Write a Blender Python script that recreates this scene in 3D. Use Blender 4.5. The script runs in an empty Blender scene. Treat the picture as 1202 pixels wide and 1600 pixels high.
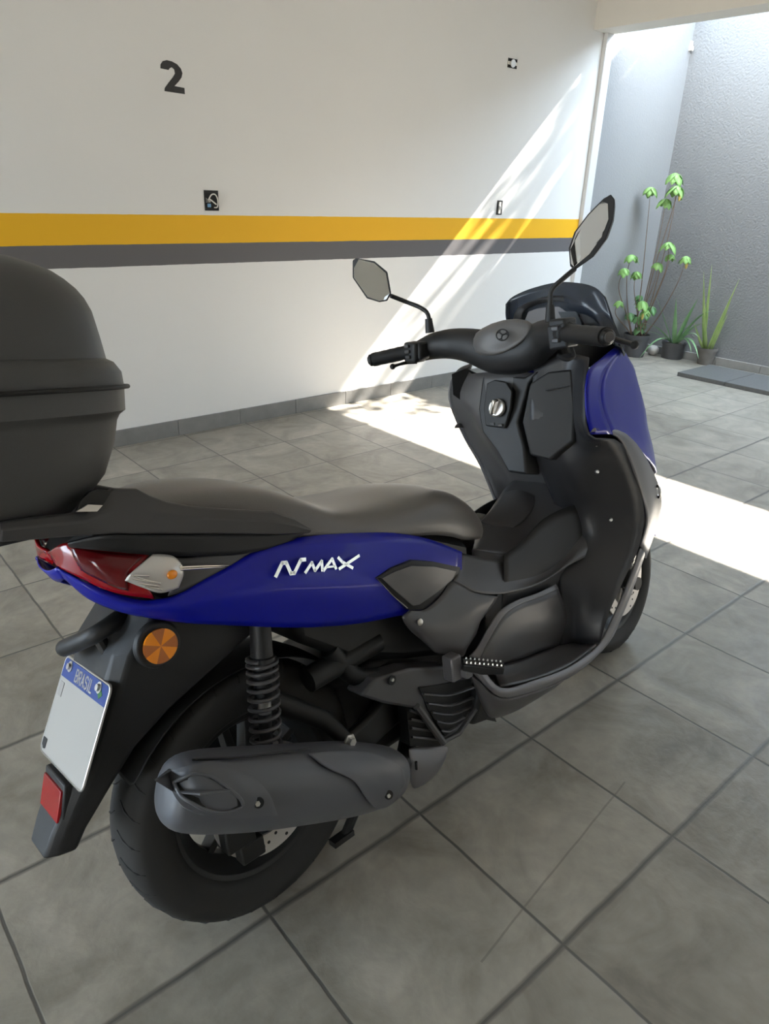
import bpy, bmesh, math, random
from mathutils import Vector, Matrix
from math import sin, cos, pi, radians, sqrt

sc = bpy.context.scene
COL = sc.collection
random.seed(7)

# ---------------------------------------------------------------- camera, sky, sun, exposure
cam_data = bpy.data.cameras.new('camera')
cam = bpy.data.objects.new('camera', cam_data)
COL.objects.link(cam)
cam_data.sensor_fit = 'VERTICAL'
cam_data.sensor_height = 36.0
cam_data.lens = 36.0 * 1116.4 / 1600.0
cam_data.clip_start = 0.02
CR = Vector((0.76098973, -0.64783203, 0.03476063))
CU = Vector((0.24036897, 0.33131053, 0.91239032))
CF = Vector((0.60259223, 0.68596428, -0.40784263))
cam.matrix_world = Matrix(((CR.x, CU.x, -CF.x, -0.4922), (CR.y, CU.y, -CF.y, -0.4504), (CR.z, CU.z, -CF.z, 1.3250), (0, 0, 0, 1)))
sc.camera = cam

world = bpy.data.worlds.new('sky')
sc.world = world
world.use_nodes = True
bg = world.node_tree.nodes['Background']
bg.inputs['Color'].default_value = (0.68, 0.84, 1.0, 1)
bg.inputs['Strength'].default_value = 5.0

sun_data = bpy.data.lights.new('sun', 'SUN')
sun_data.energy = 20.0
sun_data.angle = radians(0.53)
sun_data.color = (1.0, 0.95, 0.87)
sun = bpy.data.objects.new('sun', sun_data)
COL.objects.link(sun)
sun.rotation_euler = Vector((-1.07, 0.17, -1.0)).to_track_quat('-Z', 'Y').to_euler()
sun.location = (6, 2, 6)

sc.view_settings.view_transform = 'Standard'
sc.view_settings.look = 'None'
sc.view_settings.gamma = 1.0
sc.view_settings.exposure = 1.52

# ---------------------------------------------------------------- helpers
def lin(r, g, b):
    f = lambda c: (c / 255 / 12.92) if c <= 10 else ((c / 255 + 0.055) / 1.055) ** 2.4
    return (f(r), f(g), f(b), 1)

def mat(name, col, rough=0.5, metal=0.0, coat=0.0, spec=0.5, noise=0.0, nscale=40.0, bump=0.0, bscale=400.0, trans=0.0, ior=1.45, alpha=1.0, bdist=0.002):
    m = bpy.data.materials.new(name)
    m.use_nodes = True
    nt = m.node_tree
    b = nt.nodes['Principled BSDF']
    b.inputs['Base Color'].default_value = col
    b.inputs['Roughness'].default_value = rough
    b.inputs['Metallic'].default_value = metal
    b.inputs['Coat Weight'].default_value = coat
    b.inputs['Coat Roughness'].default_value = 0.04
    b.inputs['Specular IOR Level'].default_value = spec
    b.inputs['Transmission Weight'].default_value = trans
    b.inputs['IOR'].default_value = ior
    b.inputs['Alpha'].default_value = alpha
    tc = nt.nodes.new('ShaderNodeTexCoord')
    if noise > 0:
        n = nt.nodes.new('ShaderNodeTexNoise')
        n.inputs['Scale'].default_value = nscale
        n.inputs['Detail'].default_value = 5
        nt.links.new(tc.outputs['Object'], n.inputs['Vector'])
        mx = nt.nodes.new('ShaderNodeMix')
        mx.data_type = 'RGBA'
        mx.inputs[6].default_value = tuple(c * (1 - noise) for c in col[:3]) + (1,)
        mx.inputs[7].default_value = tuple(min(1, c * (1 + noise)) for c in col[:3]) + (1,)
        nt.links.new(n.outputs['Fac'], mx.inputs[0])
        nt.links.new(mx.outputs[2], b.inputs['Base Color'])
    if bump > 0:
        n2 = nt.nodes.new('ShaderNodeTexNoise')
        n2.inputs['Scale'].default_value = bscale
        n2.inputs['Detail'].default_value = 3
        nt.links.new(tc.outputs['Object'], n2.inputs['Vector'])
        bp = nt.nodes.new('ShaderNodeBump')
        bp.inputs['Strength'].default_value = bump
        bp.inputs['Distance'].default_value = bdist
        nt.links.new(n2.outputs['Fac'], bp.inputs['Height'])
        nt.links.new(bp.outputs['Normal'], b.inputs['Normal'])
    return m

def tag(o, label=None, cat=None, group=None, kind=None):
    if label: o['label'] = label
    if cat: o['category'] = cat
    if group: o['group'] = group
    if kind: o['kind'] = kind
    return o

def empty(name, mw=None, parent=None):
    o = bpy.data.objects.new(name, None)
    COL.objects.link(o)
    o.empty_display_size = 0.1
    if parent: o.parent = parent
    if mw is not None: o.matrix_world = mw
    return o

def mesh(name, verts, faces, m, parent=None, smooth=True, sub=0, bevel=0.0, seg=2, solid=0.0, off=-1.0, sharp=35, weld=False):
    """one mesh object; points are in the parent's own space"""
    me = bpy.data.meshes.new(name)
    me.from_pydata([tuple(v) for v in verts], [], faces)
    bm = bmesh.new()
    bm.from_mesh(me)
    if weld: bmesh.ops.remove_doubles(bm, verts=bm.verts, dist=0.0004)
    bmesh.ops.recalc_face_normals(bm, faces=bm.faces)
    bm.to_mesh(me)
    bm.free()
    me.materials.append(m)
    o = bpy.data.objects.new(name, me)
    COL.objects.link(o)
    if parent: o.parent = parent
    if solid:
        s = o.modifiers.new('solid', 'SOLIDIFY'); s.thickness = solid; s.offset = off
    if bevel:
        b = o.modifiers.new('bevel', 'BEVEL'); b.width = bevel; b.segments = seg; b.limit_method = 'ANGLE'; b.angle_limit = radians(30)
    if sub:
        s = o.modifiers.new('sub', 'SUBSURF'); s.levels = sub; s.render_levels = sub
    if smooth:
        for p in me.polygons: p.use_smooth = True
        if not sub:
            try: me.set_sharp_from_angle(angle=radians(sharp))
            except Exception: pass
    return o

class MB:
    """collects shapes into one mesh"""
    def __init__(s): s.v = []; s.f = []
    def add(s, v, f):
        n = len(s.v); s.v += [tuple(x) for x in v]; s.f += [tuple(i + n for i in q) for q in f]; return s
    def box(s, c, d, rot=None):
        v = [Vector((x * d[0] / 2, y * d[1] / 2, z * d[2] / 2)) for x in (-1, 1) for y in (-1, 1) for z in (-1, 1)]
        if rot is not None: v = [rot @ p for p in v]
        v = [p + Vector(c) for p in v]
        return s.add(v, [(0, 1, 3, 2), (4, 6, 7, 5), (0, 4, 5, 1), (2, 3, 7, 6), (0, 2, 6, 4), (1, 5, 7, 3)])
    def tube(s, pts, r, n=12, cap=True, flat=1.0):
        pts = [Vector(p) for p in pts]
        rs = r if isinstance(r, (list, tuple)) else [r] * len(pts)
        t0 = (pts[1] - pts[0]).normalized()
        up = Vector((0, 0, 1)) if abs(t0.z) < 0.9 else Vector((1, 0, 0))
        u = t0.cross(up).normalized(); V = []
        for i, p in enumerate(pts):
            t = (pts[min(i + 1, len(pts) - 1)] - pts[max(i - 1, 0)]).normalized()
            u = (u - t * u.dot(t)).normalized(); w = t.cross(u)
            for k in range(n):
                a = 2 * pi * k / n
                V.append(p + u * cos(a) * rs[i] + w * sin(a) * rs[i] * flat)
        F = [(i * n + k, i * n + (k + 1) % n, (i + 1) * n + (k + 1) % n, (i + 1) * n + k) for i in range(len(pts) - 1) for k in range(n)]
        if cap: F += [tuple(range(n)), tuple((len(pts) - 1) * n + k for k in range(n))]
        return s.add(V, F)
    def lathe(s, prof, o, ax, n=32, ref=None, closed=False):
        """prof: (along axis, radius) pairs"""
        o = Vector(o); ax = Vector(ax).normalized()
        u = ax.orthogonal().normalized() if ref is None else (Vector(ref) - ax * Vector(ref).dot(ax)).normalized()
        w = ax.cross(u); V = []
        for (a, r) in prof:
            for k in range(n):
                t = 2 * pi * k / n
                V.append(o + ax * a + (u * cos(t) + w * sin(t)) * r)
        m = len(prof); F = []
        for i in range(m if closed else m - 1):
            j = (i + 1) % m
            F += [(i * n + k, i * n + (k + 1) % n, j * n + (k + 1) % n, j * n + k) for k in range(n)]
        if not closed: F += [tuple(range(n)), tuple((m - 1) * n + k for k in range(n))]
        return s.add(V, F)
    def loft(s, secs, closed=True, cap=True):
        n = len(secs[0]); V = [p for q in secs for p in q]; F = []
        for i in range(len(secs) - 1):
            for k in range(n if closed else n - 1):
                F.append((i * n + k, i * n + (k + 1) % n, (i + 1) * n + (k + 1) % n, (i + 1) * n + k))
        if cap and closed: F += [tuple(range(n)), tuple((len(secs) - 1) * n + k for k in range(n))]
        return s.add(V, F)
    def prism(s, pts, d):
        """outline in 3-D pushed along d"""
        n = len(pts); d = Vector(d); a = [Vector(p) for p in pts]
        return s.add(a + [p + d for p in a], [tuple(range(n)), tuple(range(2 * n - 1, n - 1, -1))] + [(i, (i + 1) % n, n + (i + 1) % n, n + i) for i in range(n)])
    def ball(s, c, r, n=10, sc_=(1, 1, 1)):
        c = Vector(c); prof = []
        V = []; m = max(4, n // 2)
        for i in range(1, m):
            t = pi * i / m
            for k in range(n):
                a = 2 * pi * k / n
                V.append(c + Vector((sin(t) * cos(a) * r * sc_[0], sin(t) * sin(a) * r * sc_[1], cos(t) * r * sc_[2])))
        V += [c + Vector((0, 0, r * sc_[2])), c - Vector((0, 0, r * sc_[2]))]
        F = [(i * n + k, i * n + (k + 1) % n, (i + 1) * n + (k + 1) % n, (i + 1) * n + k) for i in range(m - 2) for k in range(n)]
        T = (m - 1) * n
        F += [(T, (k + 1) % n, k) for k in range(n)] + [(T + 1, (m - 2) * n + k, (m - 2) * n + (k + 1) % n) for k in range(n)]
        return s.add(V, F)
    def build(s, name, m, parent=None, **kw): return mesh(name, s.v, s.f, m, parent, **kw)

def catmull(pts, n=6):
    P = [Vector(p) for p in pts]; P = [P[0] * 2 - P[1]] + P + [P[-1] * 2 - P[-2]]; out = []
    for i in range(1, len(P) - 2):
        a, b, c, d = P[i - 1:i + 3]
        for k in range(n):
            t = k / n
            out.append(0.5 * ((2 * b) + (c - a) * t + (2 * a - 5 * b + 4 * c - d) * t * t + (3 * b - a - 3 * c + d) * t ** 3))
    out.append(P[-2]); return out

def patch(name, rows, m, parent, thick=0.004, sub=2, **kw):
    """surface panel through a grid of points"""
    b = MB().loft(rows, closed=False)
    return b.build(name, m, parent, sub=sub, solid=thick, off=kw.pop('off', -1.0), **kw)

def smooth_grid(rows, n=4):
    a = [catmull(r, n) for r in rows]
    b = [catmull([a[i][j] for i in range(len(a))], n) for j in range(len(a[0]))]
    return [[b[j][i] for j in range(len(b))] for i in range(len(b[0]))]

def spatch(name, rows, m, parent, n=5, thick=0.004, off=-1.0, **kw):
    """panel whose surface passes exactly through its grid of points"""
    return MB().loft(smooth_grid(rows, n), closed=False).build(name, m, parent, solid=thick, off=off, sharp=50, **kw)
def flip(rows): return [[(p[0], -p[1], p[2]) for p in r] for r in rows]

# ---------------------------------------------------------------- the place
PITCH = 0.41
def wall_material():
    m = bpy.data.materials.new('painted_wall'); m.use_nodes = True
    nt = m.node_tree; b = nt.nodes['Principled BSDF']; b.inputs['Roughness'].default_value = 0.62
    g = nt.nodes.new('ShaderNodeNewGeometry'); sp = nt.nodes.new('ShaderNodeSeparateXYZ'); nt.links.new(g.outputs['Position'], sp.inputs[0])
    n = nt.nodes.new('ShaderNodeTexNoise'); n.inputs['Scale'].default_value = 1.3; n.inputs['Detail'].default_value = 6; nt.links.new(g.outputs['Position'], n.inputs['Vector'])
    n3 = nt.nodes.new('ShaderNodeTexNoise'); n3.inputs['Scale'].default_value = 14; n3.inputs['Detail'].default_value = 3; nt.links.new(g.outputs['Position'], n3.inputs['Vector'])
    mx = nt.nodes.new('ShaderNodeMix'); mx.data_type = 'RGBA'; nt.links.new(n.outputs['Fac'], mx.inputs[0])
    mx.inputs[6].default_value = (0.70, 0.685, 0.665, 1); mx.inputs[7].default_value = (0.77, 0.755, 0.735, 1)
    ed = nt.nodes.new('ShaderNodeMath'); ed.operation = 'MULTIPLY_ADD'; ed.inputs[1].default_value = 0.004; nt.links.new(n3.outputs['Fac'], ed.inputs[0]); nt.links.new(sp.outputs['Z'], ed.inputs[2])
    rp = nt.nodes.new('ShaderNodeValToRGB'); rp.color_ramp.interpolation = 'CONSTANT'
    mr = nt.nodes.new('ShaderNodeMapRange'); mr.inputs['From Min'].default_value = 0; mr.inputs['From Max'].default_value = 3; nt.links.new(ed.outputs[0], mr.inputs['Value'])
    nt.links.new(mr.outputs[0], rp.inputs[0])
    e = rp.color_ramp.elements
    e[0].position = 0; e[0].color = (0, 0, 0, 1); e[1].position = 0.9325 / 3; e[1].color = (0.4, 0.4, 0.4, 1)
    x = e.new(1.040 / 3); x.color = (0.8, 0.8, 0.8, 1); x = e.new(1.1785 / 3); x.color = (0, 0, 0, 1)
    gt1 = nt.nodes.new('ShaderNodeMath'); gt1.operation = 'GREATER_THAN'; gt1.inputs[1].default_value = 0.3; nt.links.new(rp.outputs[0], gt1.inputs[0])
    gt2 = nt.nodes.new('ShaderNodeMath'); gt2.operation = 'GREATER_THAN'; gt2.inputs[1].default_value = 0.7; nt.links.new(rp.outputs[0], gt2.inputs[0])
    a = nt.nodes.new('ShaderNodeMix'); a.data_type = 'RGBA'; nt.links.new(gt1.outputs[0], a.inputs[0]); nt.links.new(mx.outputs[2], a.inputs[6]); a.inputs[7].default_value = (0.115, 0.108, 0.112, 1)
    c = nt.nodes.new('ShaderNodeMix'); c.data_type = 'RGBA'; nt.links.new(gt2.outputs[0], c.inputs[0]); nt.links.new(a.outputs[2], c.inputs[6]); c.inputs[7].default_value = (0.80, 0.43, 0.006, 1)
    nt.links.new(c.outputs[2], b.inputs['Base Color'])
    bp = nt.nodes.new('ShaderNodeBump'); bp.inputs['Strength'].default_value = 0.12; bp.inputs['Distance'].default_value = 0.01
    nt.links.new(n3.outputs['Fac'], bp.inputs['Height']); nt.links.new(bp.outputs[0], b.inputs['Normal'])
    return m

def floor_material():
    m = bpy.data.materials.new('slate_tiles'); m.use_nodes = True
    nt = m.node_tree; b = nt.nodes['Principled BSDF']; L = nt.links
    def math_(op, a=None, v1=None, bb=None, v0=None):
        n = nt.nodes.new('ShaderNodeMath'); n.operation = op
        if a is not None: L.new(a, n.inputs[0])
        elif v0 is not None: n.inputs[0].default_value = v0
        if bb is not None: L.new(bb, n.inputs[1])
        elif v1 is not None: n.inputs[1].default_value = v1
        return n.outputs[0]
    g = nt.nodes.new('ShaderNodeNewGeometry')
    wob = nt.nodes.new('ShaderNodeTexNoise'); wob.inputs['Scale'].default_value = 9; L.new(g.outputs['Position'], wob.inputs['Vector'])
    vm = nt.nodes.new('ShaderNodeVectorMath'); vm.operation = 'MULTIPLY_ADD'; L.new(wob.outputs['Color'], vm.inputs[0]); vm.inputs[1].default_value = (0.006, 0.006, 0); L.new(g.outputs['Position'], vm.inputs[2])
    sp = nt.nodes.new('ShaderNodeSeparateXYZ'); L.new(vm.outputs[0], sp.inputs[0])
    def line(o, off, w):
        u = math_('ADD', o, off); u = math_('DIVIDE', u, PITCH)
        fr = math_('FRACT', u); d = math_('SUBTRACT', fr, 0.5); d = math_('ABSOLUTE', d)
        mr = nt.nodes.new('ShaderNodeMapRange'); mr.inputs['From Min'].default_value = 0.5 - w * 1.5 / PITCH; mr.inputs['From Max'].default_value = 0.5 - w * 0.7 / PITCH
        L.new(d, mr.inputs['Value']); return mr.outputs[0], math_('FLOOR', u)
    lx, ix = line(sp.outputs['X'], -0.003, 0.0030)
    ly_, iy = line(sp.outputs['Y'], -0.003, 0.0028)
    lyw, _ = line(sp.outputs['Y'], -0.003, 0.0062)
    wid = math_('LESS_THAN', sp.outputs['Y'], 1.3)      # grout is worn wider at the front
    grout = math_('MAXIMUM', lx, None, math_('MAXIMUM', ly_, None, math_('MULTIPLY', math_('MULTIPLY', lyw, None, wid), 0.7)))
    # tile identity
    cb = nt.nodes.new('ShaderNodeCombineXYZ'); L.new(ix, cb.inputs[0]); L.new(iy, cb.inputs[1])
    wn = nt.nodes.new('ShaderNodeTexWhiteNoise'); L.new(cb.outputs[0], wn.inputs['Vector'])
    tv = nt.nodes.new('ShaderNodeVectorMath'); tv.operation = 'MULTIPLY_ADD'; L.new(wn.outputs['Color'], tv.inputs[0]); tv.inputs[1].default_value = (7, 7, 7); L.new(g.outputs['Position'], tv.inputs[2])
    n1 = nt.nodes.new('ShaderNodeTexNoise'); n1.inputs['Scale'].default_value = 4.5; n1.inputs['Detail'].default_value = 8; n1.inputs['Roughness'].default_value = 0.6; n1.inputs['Distortion'].default_value = 0.9; L.new(tv.outputs[0], n1.inputs['Vector'])
    n2 = nt.nodes.new('ShaderNodeTexNoise'); n2.inputs['Scale'].default_value = 24; n2.inputs['Detail'].default_value = 6; n2.inputs['Distortion'].default_value = 0.3; L.new(tv.outputs[0], n2.inputs['Vector'])
    r1 = nt.nodes.new('ShaderNodeValToRGB'); L.new(n1.outputs['Fac'], r1.inputs[0])
    e = r1.color_ramp.elements; e[0].position = 0.3; e[0].color = (0.190, 0.170, 0.138, 1); e[1].position = 0.72; e[1].color = (0.385, 0.350, 0.295, 1)
    x = e.new(0.5); x.color = (0.290, 0.265, 0.222, 1)
    hv = nt.nodes.new('ShaderNodeHueSaturation'); L.new(r1.outputs[0], hv.inputs['Color'])
    tvv = nt.nodes.new('ShaderNodeMapRange'); L.new(wn.outputs['Value'], tvv.inputs['Value']); tvv.inputs['To Min'].default_value = 0.86; tvv.inputs['To Max'].default_value = 1.12
    v2 = nt.nodes.new('ShaderNodeMapRange'); L.new(n2.outputs['Fac'], v2.inputs['Value']); v2.inputs['From Min'].default_value = .3; v2.inputs['From Max'].default_value = .7; v2.inputs['To Min'].default_value = 0.90; v2.inputs['To Max'].default_value = 1.09
    L.new(math_('MULTIPLY', tvv.outputs[0], None, v2.outputs[0]), hv.inputs['Value'])
    # hairline crack across two tiles
    def crack(x0, y0, x1, y1):
        ax, ay = x1 - x0, y1 - y0; ln = sqrt(ax * ax + ay * ay); ax /= ln; ay /= ln
        dx = math_('SUBTRACT', sp.outputs['X'], x0); dy = math_('SUBTRACT', sp.outputs['Y'], y0)
        t = math_('ADD', math_('MULTIPLY', dx, ax), None, math_('MULTIPLY', dy, ay))
        s = math_('ABSOLUTE', math_('SUBTRACT', math_('MULTIPLY', dx, ay), None, math_('MULTIPLY', dy, ax)))
        a = math_('LESS_THAN', s, 0.0022); q = math_('MULTIPLY', math_('GREATER_THAN', t, 0.0), None, math_('LESS_THAN', t, ln))
        return math_('MULTIPLY', a, None, q)
    ck = crack(0.884, 0.166, 0.261, 0.081)
    for c in ((2.396, 3.161, 2.348, 2.846),):
        ck = math_('MAXIMUM', ck, None, crack(*c))
    allg = math_('MAXIMUM', grout, None, math_('MULTIPLY', ck, 0.45))
    mx = nt.nodes.new('ShaderNodeMix'); mx.data_type = 'RGBA'; L.new(allg, mx.inputs[0]); L.new(hv.outputs[0], mx.inputs[6]); mx.inputs[7].default_value = (0.085, 0.080, 0.072, 1)
    L.new(mx.outputs[2], b.inputs['Base Color'])
    rr = nt.nodes.new('ShaderNodeMapRange'); L.new(n2.outputs['Fac'], rr.inputs['Value']); rr.inputs['To Min'].default_value = 0.26; rr.inputs['To Max'].default_value = 0.44
    L.new(rr.outputs[0], b.inputs['Roughness']); b.inputs['Specular IOR Level'].default_value = 0.75
    hs = math_('ADD', math_('MULTIPLY', n1.outputs['Fac'], 0.7), None, math_('MULTIPLY', n2.outputs['Fac'], 0.5))
    hs = math_('SUBTRACT', hs, None, math_('MULTIPLY', allg, 0.25))
    bp = nt.nodes.new('ShaderNodeBump'); bp.inputs['Strength'].default_value = 0.4; bp.inputs['Distance'].default_value = 0.010
    L.new(hs, bp.inputs['Height']); L.new(bp.outputs[0], b.inputs['Normal'])
    return m

M_WALL = wall_material()
M_FLOOR = floor_material()
M_CREAM = mat('cream_plaster', (0.66, 0.63, 0.58, 1), 0.7, noise=0.04, nscale=2, bump=0.1, bscale=20)
M_STUCCO = mat('grey_stucco', (0.175, 0.176, 0.178, 1), 0.85, noise=0.05, nscale=3, bump=1.0, bscale=60, bdist=.006)
M_STUCCO2 = mat('fine_grey_stucco', (0.23, 0.228, 0.228, 1), 0.85, noise=0.04, nscale=3, bump=0.5, bscale=80, bdist=.005)
M_SLATE = mat('slate_edge', (0.20, 0.195, 0.185, 1), 0.55, noise=0.25, nscale=12, bump=0.5, bscale=60)
M_GRANITE = mat('dark_granite', (0.10, 0.10, 0.10, 1), 0.45, noise=0.3, nscale=60, bump=0.2, bscale=90)
M_TRIM = mat('pale_metal_trim', (0.62, 0.61, 0.60, 1), 0.4)

def block(name, x0, x1, y0, y1, z0, z1, m, parent=None, bevel=0.0, struct=True):
    o = MB().box(((x0 + x1) / 2, (y0 + y1) / 2, (z0 + z1) / 2), (x1 - x0, y1 - y0, z1 - z0)).build(name, m, parent, smooth=False, bevel=bevel)
    if struct and parent is None: o['kind'] = 'structure'
    return o

YW = 3.32
block('floor', -9.6, 6.2, -5.6, 3.5, -0.08, 0.0, M_FLOOR)
block('wall_back', -3.6, 4.86, YW, YW + 0.16, 0.0, 2.96, M_WALL)
block('wall_back_outer', 4.86, 6.2, 3.305, YW + 0.16, 0.0, 2.9, M_STUCCO2)
block('trim_1', 4.815, 4.905, 3.285, YW, 0.0, 2.465, M_TRIM, bevel=0.003)
block('wall_right', 6.05, 6.2, -5.6, 3.305, 0.0, 2.9, M_STUCCO)
block('ceiling', -3.6, 4.9, -5.6, YW, 2.9, 3.0, M_CREAM)
block('ceiling_beam', 4.68, 4.9, -5.6, YW, 2.465, 2.9, M_CREAM, bevel=0.004)
block('wall_left', -3.75, -3.6, 3.1, 3.48, 0.0, 3.0, M_CREAM)  # unseen left wall, split by openings added to light the interior
block('wall_left_added_pier', -3.75, -3.6, -0.6, 1.30, 0.0, 3.0, M_CREAM)  # added pier between the openings, out of view
block('wall_left_end', -3.75, -3.6, -5.6, -1.35, 0.0, 3.0, M_CREAM)
block('wall_left_added_lintel', -3.75, -3.6, -1.35, 3.1, 2.25, 3.0, M_CREAM)  # added lintel, limits the sky light through the openings
block('wall_front', -9.6, 6.2, -5.75, -5.6, 0.0, 3.0, M_CREAM)
block('wall_bounce_added', -9.75, -9.6, -5.6, 3.48, 0.0, 2.6, M_CREAM)  # unseen wall added to bounce warm sunlight in through the openings
# skirting of slate pieces, one mesh of 41 cm lengths
b = MB(); x = 1.205 - 12 * 0.405
while x < 4.81:
    x1 = min(x + 0.402, 4.812)
    if x >= -3.6: b.box(((x + x1) / 2, YW - 0.006, 0.045), (x1 - x, 0.014, 0.09))
    x += 0.405
tag(b.build('baseboard_back', M_SLATE, smooth=False, bevel=0.0015), kind='structure')
# low kerb under the stucco wall
b = MB(); y = 3.3
while y > -3.5:
    b.box((6.035, y - 0.2, 0.035), (0.03, 0.397, 0.07)); y -= 0.4
tag(b.build('baseboard_right', M_SLATE, smooth=False, bevel=0.002), kind='structure')

# leafy tree outside, beyond the far wall: the sun reaches the corner through its crown
M_TLEAF = mat('tree_leaf', (.06, .14, .03, 1), .5)
M_BARK = mat('bark', (.09, .06, .04, 1), .9, noise=.3, nscale=20)
def tree():
    rnd = random.Random(11)
    r = empty('leafy_tree', Matrix.Translation((8.4, 2.9, 0))); tag(r, 'leafy tree outside beyond the grey stucco wall, its crown dappling the sunlight', 'tree')
    b = MB(); b.tube(catmull([(0, 0, 0), (.05, .05, 2), (-.05, .1, 4), (0, .1, 5.2)], 4), [.13 - .007 * k for k in range(13)], 10)
    for k in range(9):
        a = rnd.uniform(0, 2 * pi); z = rnd.uniform(3.4, 4.8); b.tube([(0, .08, z), (cos(a) * .6, sin(a) * .6, z + .4), (cos(a) * 1.1, sin(a) * .9, z + .6)], [.05, .03, .01], 6)
    b.build('trunk', M_BARK, r)
    f = MB()
    for cl in range(60):
        while True:
            p = Vector((rnd.uniform(-1, 1), rnd.uniform(-1, 1), rnd.uniform(-1, 1)))
            if p.length < 1: break
        c = Vector((p.x * 1.35, .35 + p.y * 1.15, 4.95 + p.z * .95))
        for k in range(22):
            q = c + Vector((rnd.gauss(0, .13), rnd.gauss(0, .13), rnd.gauss(0, .10))); d = Vector((rnd.gauss(0, 1), rnd.gauss(0, 1), rnd.gauss(0, .5))).normalized(); s_ = d.cross(Vector((rnd.gauss(0, 1), rnd.gauss(0, 1), rnd.gauss(0, 1)))).normalized(); L = rnd.uniform(.09, .16)
            f.loft([[q + d * L * t - s_ * w * L, q + d * L * t + s_ * w * L] for t, w in ((0, .03), (.3, .28), (.65, .26), (1, .02))], closed=False)
    f.build('crown', M_TLEAF, r)
tree()

# ---------------------------------------------------------------- the scooter (own frame: x ahead, y to its left, z up; origin under the rear axle)
AX = Vector((0.99881925, 0.04858087, 0)); BY = Vector((-0.04748197, 0.97622595, -0.21149079)); DZ = Vector((-0.01027441, 0.21124107, 0.97737999))
MW = Matrix(((AX.x, BY.x, DZ.x, 0.0207), (AX.y, BY.y, DZ.y, 0.4685), (AX.z, BY.z, DZ.z, 0.0), (0, 0, 0, 1)))
M_BLUE = mat('blue_paint', (0.003, 0.006, 0.29, 1), 0.36, metal=0.1, coat=0.25, spec=.3)
M_BLK = mat('black_plastic', (0.014, 0.014, 0.015, 1), 0.5, bump=0.15, bscale=900)
M_DARK = mat('dark_metal', (0.006, 0.006, 0.006, 1), 0.55)
M_GREY = mat('satin_charcoal_plastic', (0.066, 0.063, 0.064, 1), 0.34, bump=0.06, bscale=900)
M_RAIL = mat('matte_charcoal_rail', (0.050, 0.047, 0.046, 1), 0.5, bump=0.1, bscale=800)
M_SEAT = mat('seat_vinyl', (0.13, 0.120, 0.113, 1), 0.32, bump=0.2, bscale=500)
M_SILV = mat('matte_grey_paint', (0.15, 0.145, 0.15, 1), 0.38, metal=0.4)
M_TYRE = mat('tyre_rubber', (0.020, 0.019, 0.018, 1), 0.72, noise=0.15, nscale=25)
M_RIM = mat('black_alloy', (0.022, 0.022, 0.022, 1), 0.42, metal=0.2)
M_STEEL = mat('brushed_steel', (0.62, 0.60, 0.57, 1), 0.32, metal=1.0)
M_DISC = mat('brake_disc_steel', (0.60, 0.57, 0.54, 1), 0.42, metal=0.7)
M_MUF = mat('muffler_cover', (0.085, 0.087, 0.096, 1), 0.42, bump=0.05, bscale=900)
M_RED = mat('red_lens', (0.30, 0.003, 0.006, 1), 0.12, coat=0.3)
M_DRED = mat('dark_red_lens', (0.11, 0.003, 0.005, 1), 0.14, coat=0.3)
M_CLEAR = mat('clear_lens', (0.62, 0.58, 0.54, 1), 0.16, metal=0.35, coat=1.0)
M_AMBER = mat('amber_lens', (0.85, 0.26, 0.01, 1), 0.2, coat=0.6)
M_AMBER2 = mat('amber_lens_facet', (0.42, 0.12, 0.02, 1), 0.25, coat=0.6)
M_CHROME = mat('chrome', (0.85, 0.83, 0.80, 1), 0.12, metal=1.0)
M_MIRROR = mat('mirror_glass', (0.80, 0.80, 0.78, 1), 0.03, metal=1.0)
M_SMOKE = mat('smoked_screen', (0.028, 0.036, 0.050, 1), 0.25, alpha=0.93)
M_WHITE = mat('plate_white', (0.40, 0.385, 0.36, 1), 0.4)
M_PBLUE = mat('plate_blue', (0.02, 0.055, 0.25, 1), 0.35)
M_CASE = mat('case_plastic', (0.058, 0.057, 0.055, 1), 0.46, bump=0.25, bscale=1100)
M_LCD = mat('instrument_glass', (0.10, 0.11, 0.12, 1), 0.08, coat=1)

scooter = empty('motor_scooter', MW)
tag(scooter, 'metallic blue and black motor scooter leaning on its side stand on the slate floor', 'scooter')
S = scooter

def two_tone(o, n, m):
    o.data.materials.append(m)
    for p in o.data.polygons[n:]: p.material_index = 1

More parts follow.
